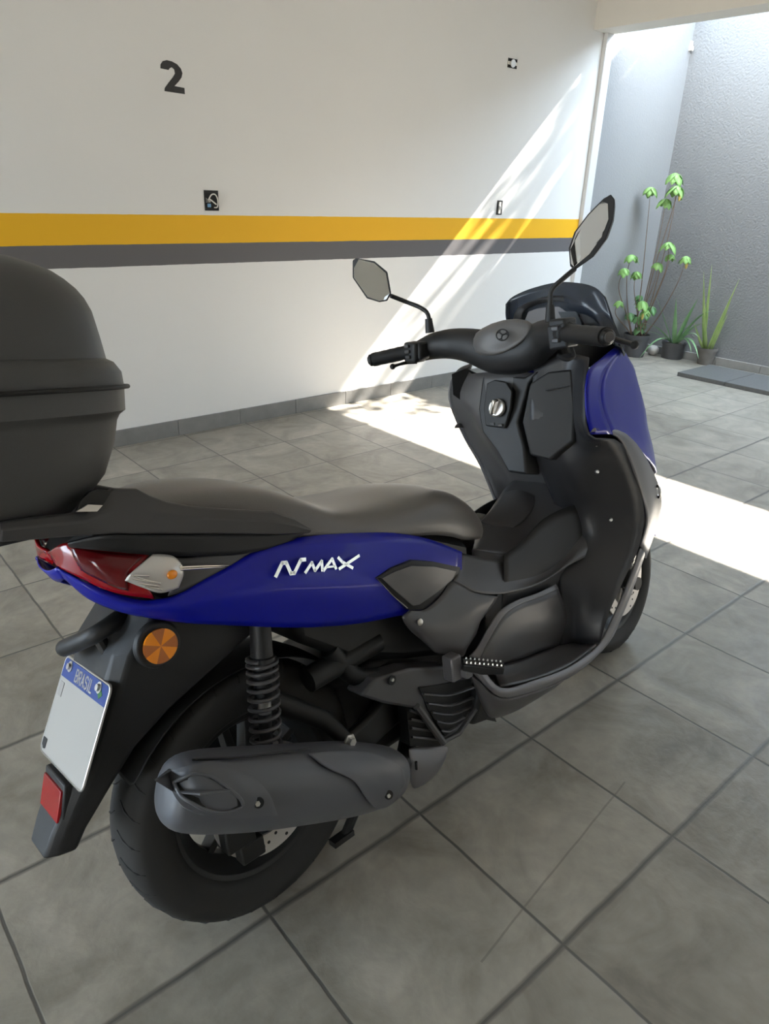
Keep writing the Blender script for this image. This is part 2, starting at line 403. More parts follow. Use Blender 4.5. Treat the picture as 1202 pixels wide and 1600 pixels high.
def wheel(name, c, Rr, w, rimr, steer, dside, dr, spokes):
    """cast wheel; everything in the scooter's frame"""
    c = Vector(c)
    ax = Vector((-sin(radians(26)), 0, cos(radians(26)))); o = Vector((1.43, 0, 0))
    def T(vs):
        if not steer: return [Vector(v) + c for v in vs]
        q = Matrix.Rotation(steer, 3, ax)
        return [q @ (Vector(v) + c - o) + o for v in vs]
    Y = (0, 1, 0)
    rim = MB()
    h = w * 0.36
    prof = [(-h - .004, rimr + .008), (-h, rimr - .008), (-h + .014, rimr - .016), (-.012, rimr - .034), (.012, rimr - .034), (h - .014, rimr - .016), (h, rimr - .008), (h + .004, rimr + .008), (h - .01, rimr - .002), (0, rimr - .022), (-h + .01, rimr - .002)]
    rim.lathe(prof, (0, 0, 0), Y, 64, closed=True)
    rim.lathe([(-.045, .022), (-.045, .036), (.045, .036), (.045, .022)], (0, 0, 0), Y, 24)
    for k in range(spokes):
        a = 2 * pi * k / spokes + 0.3
        d = Vector((cos(a), 0, sin(a))); s = Vector((-sin(a), 0, cos(a)))
        for sg in (-1, 1):
            p0 = d * .030 + s * sg * .010; p1 = d * (rimr - .022) + s * sg * .026
            n = (p1 - p0).normalized().cross(Vector(Y))
            q = []
            for p, ww, hh in ((p0, .010, .018), (p1, .007, .014)):
                q.append([p + n * ww + Vector(Y) * hh, p - n * ww + Vector(Y) * hh, p - n * ww - Vector(Y) * hh, p + n * ww - Vector(Y) * hh])
            rim.loft(q)
    rim.v = T(rim.v)
    r = rim.build(name, M_RIM, S, bevel=0.0015)
    ty = MB(); P = []
    for t, rr in ((-.36, rimr - .002), (-.44, rimr + .010), (-.49, rimr + .028), (-.50, Rr - .040), (-.465, Rr - .024), (-.40, Rr - .0125), (-.30, Rr - .0058), (-.15, Rr - .0015), (0, Rr), (.15, Rr - .0015), (.30, Rr - .0058), (.40, Rr - .0125), (.465, Rr - .024), (.50, Rr - .040), (.49, rimr + .028), (.44, rimr + .010), (.36, rimr - .002)):
        P.append((t * w, rr))
    ty.lathe(P, (0, 0, 0), Y, 96, closed=True)
    # sipes of the tread
    g = MB()
    for k in range(30):
        a0 = 2 * pi * k / 30
        for sg in (-1, 1):
            a1 = a0 + (0.10 if sg > 0 else 0)
            pts = []
            for u, tt, rr in ((0, .06, Rr), (.05, .20, Rr - .0028), (.085, .36, Rr - .0095), (.10, .44, Rr - .0185)):
                pts.append(Vector((cos(a1 + u) * rr, sg * tt * w, sin(a1 + u) * rr)))
            g.tube(pts, [.0008, .0022, .0022, .0008], 6)
    nf = len(ty.f); ty.add(g.v, g.f); ty.v = T(ty.v)
    two_tone(ty.build('tire', M_TYRE, r, sharp=60), nf, M_DARK)
    # drilled disc with carrier
    yd = dside
    dd = MB(); n = 72; rin = dr * 0.64
    V = []; F = []
    for yy in (yd - .002, yd + .002):
        for k in range(n):
            a = 2 * pi * k / n; ro = dr
            V += [(cos(a) * rin, yy, sin(a) * rin), (cos(a) * ro, yy, sin(a) * ro)]
    for k in range(n):
        k2 = (k + 1) % n
        F += [(2 * k, 2 * k + 1, 2 * k2 + 1, 2 * k2), (2 * n + 2 * k, 2 * n + 2 * k2, 2 * n + 2 * k2 + 1, 2 * n + 2 * k + 1), (2 * k + 1, 2 * n + 2 * k + 1, 2 * n + 2 * k2 + 1, 2 * k2 + 1), (2 * k, 2 * k2, 2 * n + 2 * k2, 2 * n + 2 * k)]
    dd.add(V, F)
    for k in range(5):
        a = 2 * pi * k / 5
        dd.tube([(cos(a) * .03, yd, sin(a) * .03), (cos(a + .3) * rin * 1.04, yd, sin(a + .3) * rin * 1.04)], .007, 8, flat=.5)
    nf = len(dd.f); ho = dd
    for k in range(30):
        a = 2 * pi * k / 30; rr = dr * (0.90, 0.81, 0.72)[k % 3]
        ho.lathe([(-.0026, 0.0001), (-.0026, .0034), (.0026, .0034), (.0026, .0001)], (cos(a) * rr, yd, sin(a) * rr), Y, 10)
    dd.v = T(dd.v); two_tone(dd.build('brake_disc', M_DISC, r, sharp=30), nf, M_DARK)
    return r

wheel('rear_wheel', (0, 0, .256), .256, .130, .168, 0, -.078, .112, 5)
wheel('front_wheel', (1.34, 0, .242), .242, .112, .168, radians(2.6), -.066, .115, 5)

# calipers
b = MB(); b.box((-.075, -.085, .235), (.06, .045, .05)); b.box((-.055, -.09, .19), (.05, .03, .04)); b.tube([(-.10, -.09, .26), (-.03, -.09, .17)], .010, 8)
b.build('brake_caliper', M_DARK, S, bevel=.006)
b = MB(); b.box((1.28, -.085, .345), (.05, .04, .07), Matrix.Rotation(.6, 3, 'Y')); b.build('brake_caliper', M_DARK, S, bevel=.006)
b = MB(); b.lathe([(-.008, .0001), (-.008, .010), (.004, .010), (.004, .0001)], (1.335, -.10, .31), (0, 1, 0), 6)
b.tube([(1.33, -.085, .36), (1.345, -.09, .30)], .011, 10)
b.build('caliper_bolt', M_CHROME, S, bevel=.001)

# front fork legs, axle
b = MB()
for sg in (-1, 1):
    b.tube([(1.34, sg * .088, .242), (1.34 - .28 * .488, sg * .088, .242 + .28)], [.026, .024], 16)
    b.tube([(1.34 - .28 * .488, sg * .088, .52), (1.12, sg * .088, .70)], .016, 16)
    b.lathe([(-.016, .0001), (-.016, .020), (.016, .020), (.016, .0001)], (1.34, sg * .10, .242), (0, 1, 0), 16)
b.tube([(1.34, -.10, .242), (1.34, .10, .242)], .009, 12)
b.build('front_fork', M_DARK, S)
# front mudguard
rows = []
for k in range(13):
    a = radians(-5 + 155 * k / 12)
    rr = .262
    rows.append([(1.34 + cos(a) * (rr - .05), -.070, .242 + sin(a) * (rr - .05)), (1.34 + cos(a) * (rr - .012), -.062, .242 + sin(a) * (rr - .012)), (1.34 + cos(a) * rr, -.035, .242 + sin(a) * rr), (1.34 + cos(a) * (rr + .006), 0, .242 + sin(a) * (rr + .006)), (1.34 + cos(a) * rr, .035, .242 + sin(a) * rr), (1.34 + cos(a) * (rr - .012), .062, .242 + sin(a) * (rr - .012)), (1.34 + cos(a) * (rr - .05), .070, .242 + sin(a) * (rr - .05))])
patch('front_mudguard', rows[2:], M_BLUE, S, thick=.003, sub=1)

# ------------------------------------------------ tail body
T_ = [(-0.255, -0.050, 0.802), (-0.232, -0.090, 0.778), (-0.177, -0.122, 0.739), (-0.139, -0.140, 0.731), (-0.113, -0.146, 0.732), (-0.071, -0.149, 0.741), (-0.023, -0.150, 0.749), (0.053, -0.150, 0.762), (0.133, -0.152, 0.753), (0.235, -0.155, 0.730), (0.332, -0.155, 0.702), (0.426, -0.153, 0.662), (0.532, -0.146, 0.600)]
Mi = [(-0.255, -0.055, 0.796), (-0.230, -0.096, 0.766), (-0.186, -0.127, 0.732), (-0.146, -0.148, 0.718), (-0.115, -0.157, 0.712), (-0.074, -0.163, 0.709), (-0.031, -0.168, 0.703), (0.034, -0.172, 0.695), (0.115, -0.175, 0.671), (0.206, -0.176, 0.640), (0.300, -0.174, 0.614), (0.403, -0.166, 0.591), (0.521, -0.152, 0.572)]
Lo = [(-0.249, -0.050, 0.781), (-0.231, -0.082, 0.749), (-0.195, -0.105, 0.719), (-0.156, -0.125, 0.699), (-0.113, -0.140, 0.679), (-0.069, -0.148, 0.661), (-0.022, -0.154, 0.642), (0.036, -0.158, 0.618), (0.112, -0.160, 0.589), (0.206, -0.160, 0.559), (0.302, -0.160, 0.537), (0.407, -0.152, 0.515), (0.523, -0.146, 0.532)]
spatch('side_fairing', [T_, Mi, Lo], M_BLUE, S, n=5, thick=.004)
spatch('side_fairing', flip([T_, Mi, Lo]), M_BLUE, S, n=5, thick=.004)
# rear skirt joining both sides
U2 = [(-0.255, -0.050, 0.802), (-.262, -.02, .792), (-.262, .02, .792), flip([[(-0.255, -0.050, 0.802)]])[0][0]]
Lo2 = [(-0.249, -0.050, 0.781), (-.25, -.02, .770), (-.25, .02, .770), flip([[(-0.249, -0.050, 0.781)]])[0][0]]
spatch('rear_skirt', [U2, Lo2], M_BLUE, S, n=3, thick=.003)
# badge on the right cover, thin raised metal letters
def stroke(b, pts, w, y, th=.0022):
    """flat polyline in the side plane, given as (x, z) pairs"""
    for p, q in zip(pts[:-1], pts[1:]):
        p = Vector((p[0], 0, p[1])); q = Vector((q[0], 0, q[1])); d = (q - p).normalized(); n = Vector((-d.z, 0, d.x)) * w / 2; e = d * w * .15
        a = [p - e + n, q + e + n, q + e - n, p - e - n]
        b.prism([v + Vector((0, y, 0)) for v in a], (0, -th, 0))
badge = MB()
BX = Vector((0.039, -0.174, 0.714)); BR = Vector((0.212, -0.176, 0.674)); BU = Vector((0.055, -0.172, 0.728))
ex = (BR - BX); ey = (BU - BX) - ex * ((BU - BX).dot(ex) / ex.length_squared); ey = ey.normalized() * .021; nn = ex.cross(ey).normalized()
if nn.y > 0: nn = -nn
def bst(pts, w=.0056):
    for p, q in zip(pts[:-1], pts[1:]):
        P0 = BX + ex * p[0] + ey * p[1]; P1 = BX + ex * q[0] + ey * q[1]; d = (P1 - P0).normalized(); n = d.cross(nn).normalized() * w / 2; e = d * w * .3
        badge.prism([v + nn * .001 for v in (P0 - e + n, P1 + e + n, P1 + e - n, P0 - e - n)], nn * .004)
bst([(0.0, 0.0), (.075, 1.0), (.12, 1.0), (.17, .10), (.21, .10), (.29, 1.12), (.34, 1.12)], .0066)
bst([(.34, .05), (.42, .80), (.455, .12), (.54, .85), (.545, .05)])
bst([(.56, .05), (.67, .95), (.715, .10)]); bst([(.60, .30), (.70, .30)], .0036)
bst([(.75, 1.0), (.80, .60), (.93, .0)]); bst([(.76, .05), (1.02, 1.0)])
badge.build('badge', M_CHROME, S)

# red tail lamp wrapping round the tail end
A1 = [(-0.251, 0.000, 0.816), (-0.255, -0.030, 0.824), (-0.240, -0.075, 0.841), (-0.210, -0.105, 0.828), (-0.180, -0.122, 0.818), (-0.142, -0.134, 0.805)]
A2 = [(-0.248, 0.000, 0.810), (-0.253, -0.040, 0.814), (-0.241, -0.086, 0.819), (-0.219, -0.115, 0.805), (-0.194, -0.130, 0.794), (-0.171, -0.142, 0.785)]
A3 = [(-0.243, 0.000, 0.790), (-0.253, -0.048, 0.801), (-0.235, -0.088, 0.784), (-0.212, -0.110, 0.763), (-0.186, -0.124, 0.748), (-0.154, -0.138, 0.734)]
spatch('tail_lamp', [A1, A2, A3], M_RED, S, n=5, thick=.006)
spatch('tail_lamp', flip([A1, A2, A3]), M_RED, S, n=5, thick=.006)
D1 = [(-0.240, -0.083, 0.837), (-0.214, -0.113, 0.826), (-0.176, -0.131, 0.812), (-0.158, -0.138, 0.804)]
D2 = [(-0.241, -0.092, 0.820), (-0.221, -0.121, 0.807), (-0.200, -0.134, 0.794), (-0.188, -0.141, 0.788)]
D3 = [(-0.235, -0.092, 0.797), (-0.219, -0.113, 0.781), (-0.203, -0.126, 0.767), (-0.188, -0.133, 0.758)]
spatch('tail_lamp_reflector', [D1, D2, D3], M_DRED, S, n=4, thick=.003)
# clear indicator lens with its amber bulb
C1 = [(-0.145, -0.144, 0.805), (-0.133, -0.148, 0.802), (-0.118, -0.153, 0.795), (-0.109, -0.156, 0.781)]
C2 = [(-0.181, -0.145, 0.789), (-0.162, -0.154, 0.784), (-0.134, -0.161, 0.777), (-0.110, -0.160, 0.765)]
C3 = [(-0.192, -0.138, 0.777), (-0.171, -0.145, 0.760), (-0.148, -0.152, 0.745), (-0.120, -0.155, 0.744)]
il = spatch('turn_signal', [C1, C2, C3], M_CLEAR, S, n=6, thick=.004)
b = MB()
for i in range(6):
    b.tube(catmull([(-0.186, -0.151, 0.786), (-0.170, -0.156, 0.775), (-0.149, -0.161, 0.763)], 3), .0009, 6) if i == 0 else None
for (q0, q1) in (((-0.183, -0.153, 0.785), (-0.163, -0.159, 0.779)), ((-0.185, -0.151, 0.780), (-0.158, -0.159, 0.767)), ((-0.179, -0.151, 0.771), (-0.151, -0.158, 0.758)), ((-0.169, -0.150, 0.762), (-0.147, -0.156, 0.751))):
    b.tube([q0, q1], .0013, 6)
b.build('lens_rib', M_CHROME, il)
b = MB(); b.ball((-0.130, -0.164, 0.771), .008, 12, (1.1, .5, .9)); b.build('bulb', M_AMBER, il)
# black recess and bright spear trim in front of the lamp
R1 = [(-0.143, -0.138, 0.807), (-0.104, -0.143, 0.785), (-0.051, -0.146, 0.776), (0.031, -0.148, 0.769)]
R2 = [(-0.119, -0.144, 0.766), (-0.089, -0.146, 0.759), (-0.045, -0.148, 0.755), (0.030, -0.148, 0.766)]
R3 = [(-0.133, -0.141, 0.732), (-0.104, -0.145, 0.733), (-0.047, -0.148, 0.742), (0.029, -0.149, 0.761)]
spatch('lamp_surround', [R1, R2, R3], M_GREY, S, n=4, thick=.003)
b = MB()
for z0, z1, xe in ((884, 883, 355), (888, 885, 348), (892, 888, 342)):
    pass
b.tube([(-0.115, -0.157, 0.777), (-0.071, -0.158, 0.765), (-0.030, -0.156, 0.752)], [.0036, .0030, .0008], 8, flat=.5)
b.tube([(-0.114, -0.158, 0.773), (-0.072, -0.159, 0.762), (-0.038, -0.156, 0.752)], [.0036, .0030, .0008], 8, flat=.5)
b.tube([(-0.115, -0.155, 0.783), (-0.105, -0.157, 0.772)], .0015, 6)
b.build('spear_trim', M_CHROME, S)

# ------------------------------------------------ seat: cross sections from the back to the nose
def seat_sec(x, zt, hw, zb, crown=.012, ew=None):
    e = hw
    return [(x, y, z) for y, z in ((-e + .004, zb), (-e, zb + (zt - zb) * .30), (-e * .93, zb + (zt - zb) * .68), (-e * .74, zt - crown * .8), (-e * .40, zt - crown * .25), (0, zt), (e * .40, zt - crown * .25), (e * .74, zt - crown * .8), (e * .93, zb + (zt - zb) * .68), (e, zb + (zt - zb) * .30), (e - .004, zb))]
secs = [seat_sec(*a) for a in (
    (-.150, .862, .085, .835), (-.125, .874, .115, .825), (-.06, .880, .135, .810), (.02, .870, .146, .788), (.09, .850, .150, .765), (.15, .822, .151, .742), (.21, .788, .152, .720),
    (.28, .768, .153, .700), (.36, .757, .153, .684), (.44, .752, .150, .665), (.51, .744, .140, .640), (.57, .725, .124, .612), (.63, .690, .104, .592), (.68, .648, .080, .578), (.715, .610, .052, .572), (.728, .590, .030, .570))]
g = smooth_grid([[*s] for s in secs], 3)
MB().loft(g, closed=False).build('seat', M_SEAT, S, solid=.004, sharp=70)

# ------------------------------------------------ grab rails (right one is near the camera), with the rear bridge
def rail(sg):
    pts = [  # centre x, half heights  (top px / bottom px traced at y = -.155)
        ((-0.336, -0.150, 0.910), (-0.344, -0.158, 0.885)), ((-0.275, -0.155, 0.902), (-0.283, -0.160, 0.873)), ((-0.232, -0.158, 0.896), (-0.241, -0.162, 0.865)), ((-0.213, -0.156, 0.907), (-0.217, -0.163, 0.860)), ((-0.185, -0.150, 0.917), (-0.195, -0.164, 0.855)), ((-0.150, -0.146, 0.908), (-0.169, -0.165, 0.847)), ((-0.134, -0.150, 0.894), (-0.136, -0.166, 0.838)),
        ((-0.113, -0.154, 0.880), (-0.102, -0.166, 0.828)), ((-0.073, -0.156, 0.862), (-0.055, -0.166, 0.814)), ((-0.010, -0.157, 0.841), (-0.011, -0.166, 0.801)), ((0.064, -0.158, 0.818), (0.052, -0.166, 0.782)), ((0.105, -0.158, 0.794), (0.096, -0.164, 0.769)), ((0.136, -0.158, 0.766), (0.133, -0.160, 0.760))]
    ss = []
    for a, c in pts:
        a = Vector(a); c = Vector(c); m = (a + c) / 2; th = .014
        ss.append([a + Vector((0, .012, .0)), a + Vector((0, -.002, -.0)), m + Vector((0, -th * .55, .004)), c + Vector((0, -.0, 0)), c + Vector((0, .018, .0)), m + Vector((0, .020, 0))])
    if sg > 0: ss = [[Vector((p.x, -p.y, p.z)) for p in s] for s in ss]
    return MB().loft(ss).build('grab_rail', M_RAIL, S, bevel=.003, sharp=28)
rail(-1); rail(1)
b = MB()   # carrier plate between the rails
b.prism([(-.13, -.10, .858), (-.13, .10, .858), (-.42, .14, .878), (-.46, .10, .880), (-.46, -.10, .880), (-.42, -.14, .878)], (0, 0, .012))
b.box((-.17, 0, .860), (.10, .26, .02))
b.build('luggage_rack', M_BLK, S, bevel=.004)
b = MB(); b.prism([(-0.238, -0.160, 0.913), (-0.222, -0.156, 0.922), (-0.209, -0.154, 0.923), (-0.191, -0.154, 0.916), (-0.206, -0.160, 0.904), (-0.218, -0.164, 0.897), (-0.247, -0.164, 0.902)], (0, -.006, 0)); b.build('rail_opening_shade', M_DARK, S)  # dark patch laid on the rail in place of the hole's shade
b = MB(); b.prism([(-0.249, -0.172, 0.903), (-0.231, -0.170, 0.908), (-0.212, -0.170, 0.902), (-0.222, -0.172, 0.896)], (0, -.003, 0)); b.build('rack_clamp', M_STEEL, S)
# black filler between rail and blue cover
F1 = [(-0.246, -0.100, 0.848), (-0.206, -0.146, 0.855), (-0.139, -0.150, 0.836), (-0.047, -0.151, 0.811), (0.056, -0.152, 0.781), (0.125, -0.153, 0.763)]
F2 = [(-0.242, -0.090, 0.840), (-0.201, -0.128, 0.827), (-0.141, -0.140, 0.803), (-0.052, -0.147, 0.774), (0.022, -0.149, 0.758), (0.100, -0.150, 0.757)]
spatch('tail_side_cover', [F1, F2], M_BLK, S, n=4, thick=.004)
spatch('tail_side_cover', flip([F1, F2]), M_BLK, S, n=4, thick=.004)
# tail core
cs = []
for x, hw, z0, z1 in ((-.245, .03, .79, .825), (-.2, .075, .76, .86), (-.1, .125, .69, .87), (.0, .135, .655, .86), (.15, .14, .60, .80), (.30, .142, .565, .72), (.45, .135, .535, .68), (.58, .115, .52, .62)):
    cs.append([(x, -hw, z0 + .01), (x, -hw, z1 - .03), (x, -hw * .8, z1 - .005), (x, hw * .8, z1 - .005), (x, hw, z1 - .03), (x, hw, z0 + .01), (x, hw * .8, z0), (x, -hw * .8, z0)])
MB().loft(cs).build('under_seat_tray', M_DARK, S, bevel=.01)

# ------------------------------------------------ rear fender, plate holder, plate
HF = [(.06, .075, .66), (-.06, .092, .665), (-.15, .098, .68), (-.2, .085, .66)]
secs = []
for (xf, zf), (xr, zr), hw in (((.05, .66), (-.16, .70), .100), ((.03, .60), (-.215, .645), .100), ((-.06, .56), (-.235, .60), .092), ((-.145, .52), (-.262, .54), .082), ((-.21, .475), (-.288, .485), .068), ((-.262, .42), (-.318, .435), .058), ((-.308, .37), (-.355, .380), .050), ((-.328, .340), (-.374, .345), .046)):
    secs.append([(xf, -hw, zf), (xf + .004, -hw * .8, zf - .004), (xf + .004, hw * .8, zf - .004), (xf, hw, zf), (xr + .02, hw, zr), (xr, hw * .75, zr), (xr, -hw * .75, zr), (xr + .02, -hw, zr)])
MB().loft(secs).build('rear_fender', M_BLK, S, bevel=.006)
# bracket tube above the plate
b = MB(); b.tube(catmull([(-.08, -.02, .69), (-.15, -.03, .69), (-0.213, -0.050, 0.682), (-0.234, -0.020, 0.666), (-0.247, 0.030, 0.645), (-0.246, 0.050, 0.637)], 5), .0145, 14); b.ball((-0.246, 0.050, 0.637), .0145, 12)
b.tube([(-0.215, -0.030, 0.672), (-0.206, -0.040, 0.626)], .010, 10)
b.build('plate_bracket', M_BLK, S)
b = MB(); b.box((-0.211, -0.020, 0.599), (.03, .09, .03)); b.build('plate_lamp', M_BLK, S, bevel=.006)
# amber side reflector in its black boss
rc = Vector((-0.153, -0.110, 0.650)); b = MB(); b.lathe([(.0, .001), (.0, .040), (.010, .036), (.010, .001)], rc + Vector((0, .004, 0)), (0, -1, .05), 32); b.build('reflector_boss', M_BLK, S, bevel=.002)
for nm, mm, s0 in (('side_reflector', M_AMBER, 0), ('reflector_facet', M_AMBER2, 1)):
    b = MB()
    for k in range(8):
        if k % 2 != s0: continue
        a0 = 2 * pi * k / 8 + .35; pts = [rc + Vector((0, -.008, 0))] + [rc + Vector((cos(a0 + pi / 4 * j / 5) * .0285, -.008, sin(a0 + pi / 4 * j / 5) * .0285)) for j in range(6)]
        b.prism(pts, (0, -.004, 0))
    b.build(nm, mm, S)
# the plate: centre and tilt from its corners
PTL = Vector((-.2385, .10, .6000)); PTR = Vector((-.2330, -.10, .6075)); PBL = Vector((-.3085, .10, .4580)); PBR = Vector((-.3130, -.10, .4640))
PTL = Vector((-0.234, 0.098, 0.601)); PTR = Vector((-0.229, -0.098, 0.607)); PBR = Vector((-0.313, -0.098, 0.463)); PBL = Vector((-0.308, 0.098, 0.460))
po = (PTL + PTR + PBL + PBR) / 4; pu = ((PTR + PBR) - (PTL + PBL)).normalized() ; pv = ((PTL + PTR) - (PBL + PBR)).normalized(); pn = pu.cross(pv).normalized(); pv = pn.cross(pu)
if pn.x > 0: pn = -pn
def rrect(w, h, r, n=5):
    o = []
    for cx, cy, a in ((w / 2 - r, h / 2 - r, 0), (-w / 2 + r, h / 2 - r, 90), (-w / 2 + r, -h / 2 + r, 180), (w / 2 - r, -h / 2 + r, 270)):
        for k in range(n + 1): t = radians(a + 90 * k / n); o.append((cx + r * cos(t), cy + r * sin(t)))
    return o
PH = .168
def onp(u, v, d=0): return po + pu * u + pv * v + pn * d
b = MB(); b.prism([onp(u, v, -.0015) for u, v in rrect(.2, PH, .012)], pn * .003)
plate = b.build('license_plate', M_WHITE, S, bevel=.0008)
b = MB(); o_ = [onp(u, v, .0016) for u, v in rrect(.2, PH, .012)]; i_ = [onp(u, v, .0016) for u, v in rrect(.194, PH - .006, .010)]
n = len(o_); b.add(o_ + [p + pn * .001 for p in i_], [(i, (i + 1) % n, n + (i + 1) % n, n + i) for i in range(n)]); b.build('plate_rim', M_STEEL, plate, solid=.0005)
top = [(u, v) for u, v in rrect(.193, PH - .008, .010) if v > 0]
b = MB(); b.prism([onp(u, v, .0018) for u, v in top] + [onp(-.0965, PH / 2 - .036, .0018), onp(.0965, PH / 2 - .036, .0018)], pn * .0008); b.build('plate_band', M_PBLUE, plate)
def letters(txt, h, fw, m, parent, pos, gap=.25, bold=.16):
    """block capitals made of straight strokes on the plate"""
    G = {'B': [[(0, 0), (0, 1), (.75, 1), (1, .85), (1, .65), (.75, .5), (0, .5)], [(.75, .5), (1, .35), (1, .15), (.75, 0), (0, 0)]], 'R': [[(0, 0), (0, 1), (.75, 1), (1, .85), (1, .62), (.75, .48), (0, .48)], [(.5, .48), (1, 0)]], 'A': [[(0, 0), (.5, 1), (1, 0)], [(.2, .32), (.8, .32)]], 'S': [[(1, .85), (.75, 1), (.25, 1), (0, .85), (0, .65), (.25, .52), (.75, .48), (1, .35), (1, .15), (.75, 0), (.25, 0), (0, .15)]], 'I': [[(.5, 0), (.5, 1)]], 'L': [[(0, 1), (0, 0), (.9, 0)]]}
    b = MB(); u = pos[0]
    for ch in txt:
        w = h * fw * (.35 if ch == 'I' else 1)
        for st in G[ch]:
            for p, q in zip(st[:-1], st[1:]):
                P0 = onp(u + p[0] * w, pos[1] + p[1] * h, .0027); P1 = onp(u + q[0] * w, pos[1] + q[1] * h, .0027)
                d = (P1 - P0).normalized(); nn_ = d.cross(pn).normalized() * h * bold / 2; e = d * h * bold * .4
                b.prism([P0 - e + nn_, P1 + e + nn_, P1 + e - nn_, P0 - e - nn_], pn * .0005)
        u += w + h * gap
    return b.build('plate_lettering', m, parent, smooth=False)
letters('BRASIL', .019, .50, M_WHITE, plate, (-.036, PH / 2 - .030))
b = MB(); b.prism([onp(u, v, .0019) for u, v in ((-.094, -.058), (-.078, -.058), (-.078, -.074), (-.086, -.076), (-.094, -.070))], pn * .0006)
b.build('plate_mark', M_DARK, plate)
b = MB(); b.prism([onp(u, v, .0019) for u, v in ((-.090, .040), (-.074, .040), (-.074, .016), (-.090, .016))], pn * .0006)
b.build('plate_tag', mat('plate_tag_grey', (.35, .33, .31, 1), .5), plate)
b = MB()
b.prism([onp(.070 + a * .010, PH / 2 - .022 + c * .008, .0028) for a, c in ((-1, 0), (0, 1), (1, 0), (0, -1))], pn * .0005); b.build('flag_mark', mat('flag_green', (.03, .16, .04, 1), .4), plate)
for u in (-.068, .062):
    b = MB(); b.lathe([(0, .0095), (.002, .0095), (.002, .006), (.006, .0055), (.006, .0001)], onp(u, PH / 2 - .014, .002), pn, 12); b.build('plate_bolt', M_STEEL, plate)
# red reflector under the plate
b = MB(); b.prism([(-.300, .045, .452), (-.300, -.045, .452), (-.317, -.045, .395), (-.317, .045, .395)], (-.020, 0, .004)); b.build('reflector_bracket', M_BLK, S, bevel=.003)
b = MB(); b.prism([(-.3205, .040, .445), (-.3205, -.040, .445), (-.3380, -.040, .396), (-.3380, .040, .396)], (-.006, 0, .001)); b.build('rear_reflector', M_RED, S, bevel=.001)

# ------------------------------------------------ muffler
mc = [(-.2282,-.205,.462,.0004),(-.225,-.205,.461,.034),(-.214,-.205,.456,.050),(-.188,-.205,.443,.0585),(-.14,-.204,.417,.063),(-.07,-.202,.380,.0655),(.02,-.198,.335,.0665),(.10,-.194,.295,.066),(.165,-.190,.261,.061),(.215,-.186,.236,.052),(.244,-.183,.221,.038),(.257,-.181,.214,.02),(.260,-.181,.213,.004)]
def can_ring(c, r, a):
    ca, sa = cos(a), sin(a); e = 2 / 2.25
    y = abs(ca) ** e * (1 if ca > 0 else -1) * r * .92; z = abs(sa) ** e * (1 if sa > 0 else -1) * r
    return Vector((c[0] + z * .42, c[1] + y, c[2] + z * .93))
secs = [[can_ring(c, c[3], 2 * pi * k / 36) for k in range(36)] for c in mc]
muf = MB().loft(smooth_grid([s + [s[0]] for s in secs], 3), closed=False).build('muffler', M_MUF, S, weld=True, sharp=60)
OUT = Vector((-.30, -.90, .30)).normalized()
def cover(name, rows, m, lift=.004, th=.004, parent=None, n=5, **kw):
    r = [[Vector(p) + OUT * lift for p in q] for q in rows]
    return MB().loft(smooth_grid(r, n), closed=False).build(name, m, parent or muf, solid=th, off=0, **kw)
# front shield with its diagonal rear edge, rear cap with a swept seam
cover('front_shield', [
    [(0.015, -0.229, 0.411), (0.070, -0.225, 0.385), (0.141, -0.225, 0.345), (0.187, -0.232, 0.306), (0.214, -0.235, 0.270)],
    [(0.036, -0.250, 0.380), (0.080, -0.249, 0.356), (0.133, -0.246, 0.327), (0.179, -0.244, 0.288), (0.213, -0.238, 0.256)],
    [(0.079, -0.257, 0.335), (0.110, -0.256, 0.318), (0.143, -0.252, 0.293), (0.179, -0.247, 0.267), (0.211, -0.239, 0.241)],
    [(0.098, -0.258, 0.292), (0.117, -0.256, 0.277), (0.142, -0.252, 0.262), (0.170, -0.247, 0.248), (0.199, -0.240, 0.236)],
    [(0.119, -0.250, 0.253), (0.136, -0.245, 0.236), (0.155, -0.240, 0.224), (0.172, -0.238, 0.220), (0.188, -0.238, 0.222)]], M_MUF, bevel=.0025)
cap_ = cover('rear_cap', [
    [(-0.210, -0.206, 0.495), (-0.189, -0.229, 0.501), (-0.168, -0.232, 0.497), (-0.147, -0.233, 0.488)],
    [(-0.215, -0.205, 0.487), (-0.194, -0.238, 0.495), (-0.155, -0.245, 0.482), (-0.125, -0.249, 0.465)],
    [(-0.218, -0.217, 0.479), (-0.191, -0.251, 0.480), (-0.146, -0.257, 0.460), (-0.104, -0.258, 0.441)],
    [(-0.222, -0.229, 0.471), (-0.188, -0.259, 0.463), (-0.137, -0.264, 0.438), (-0.090, -0.264, 0.411)],
    [(-0.220, -0.247, 0.458), (-0.188, -0.263, 0.441), (-0.137, -0.266, 0.414), (-0.086, -0.266, 0.390)],
    [(-0.207, -0.258, 0.445), (-0.178, -0.263, 0.420), (-0.133, -0.264, 0.391), (-0.082, -0.265, 0.367)]], M_MUF, lift=.006, bevel=.0025)
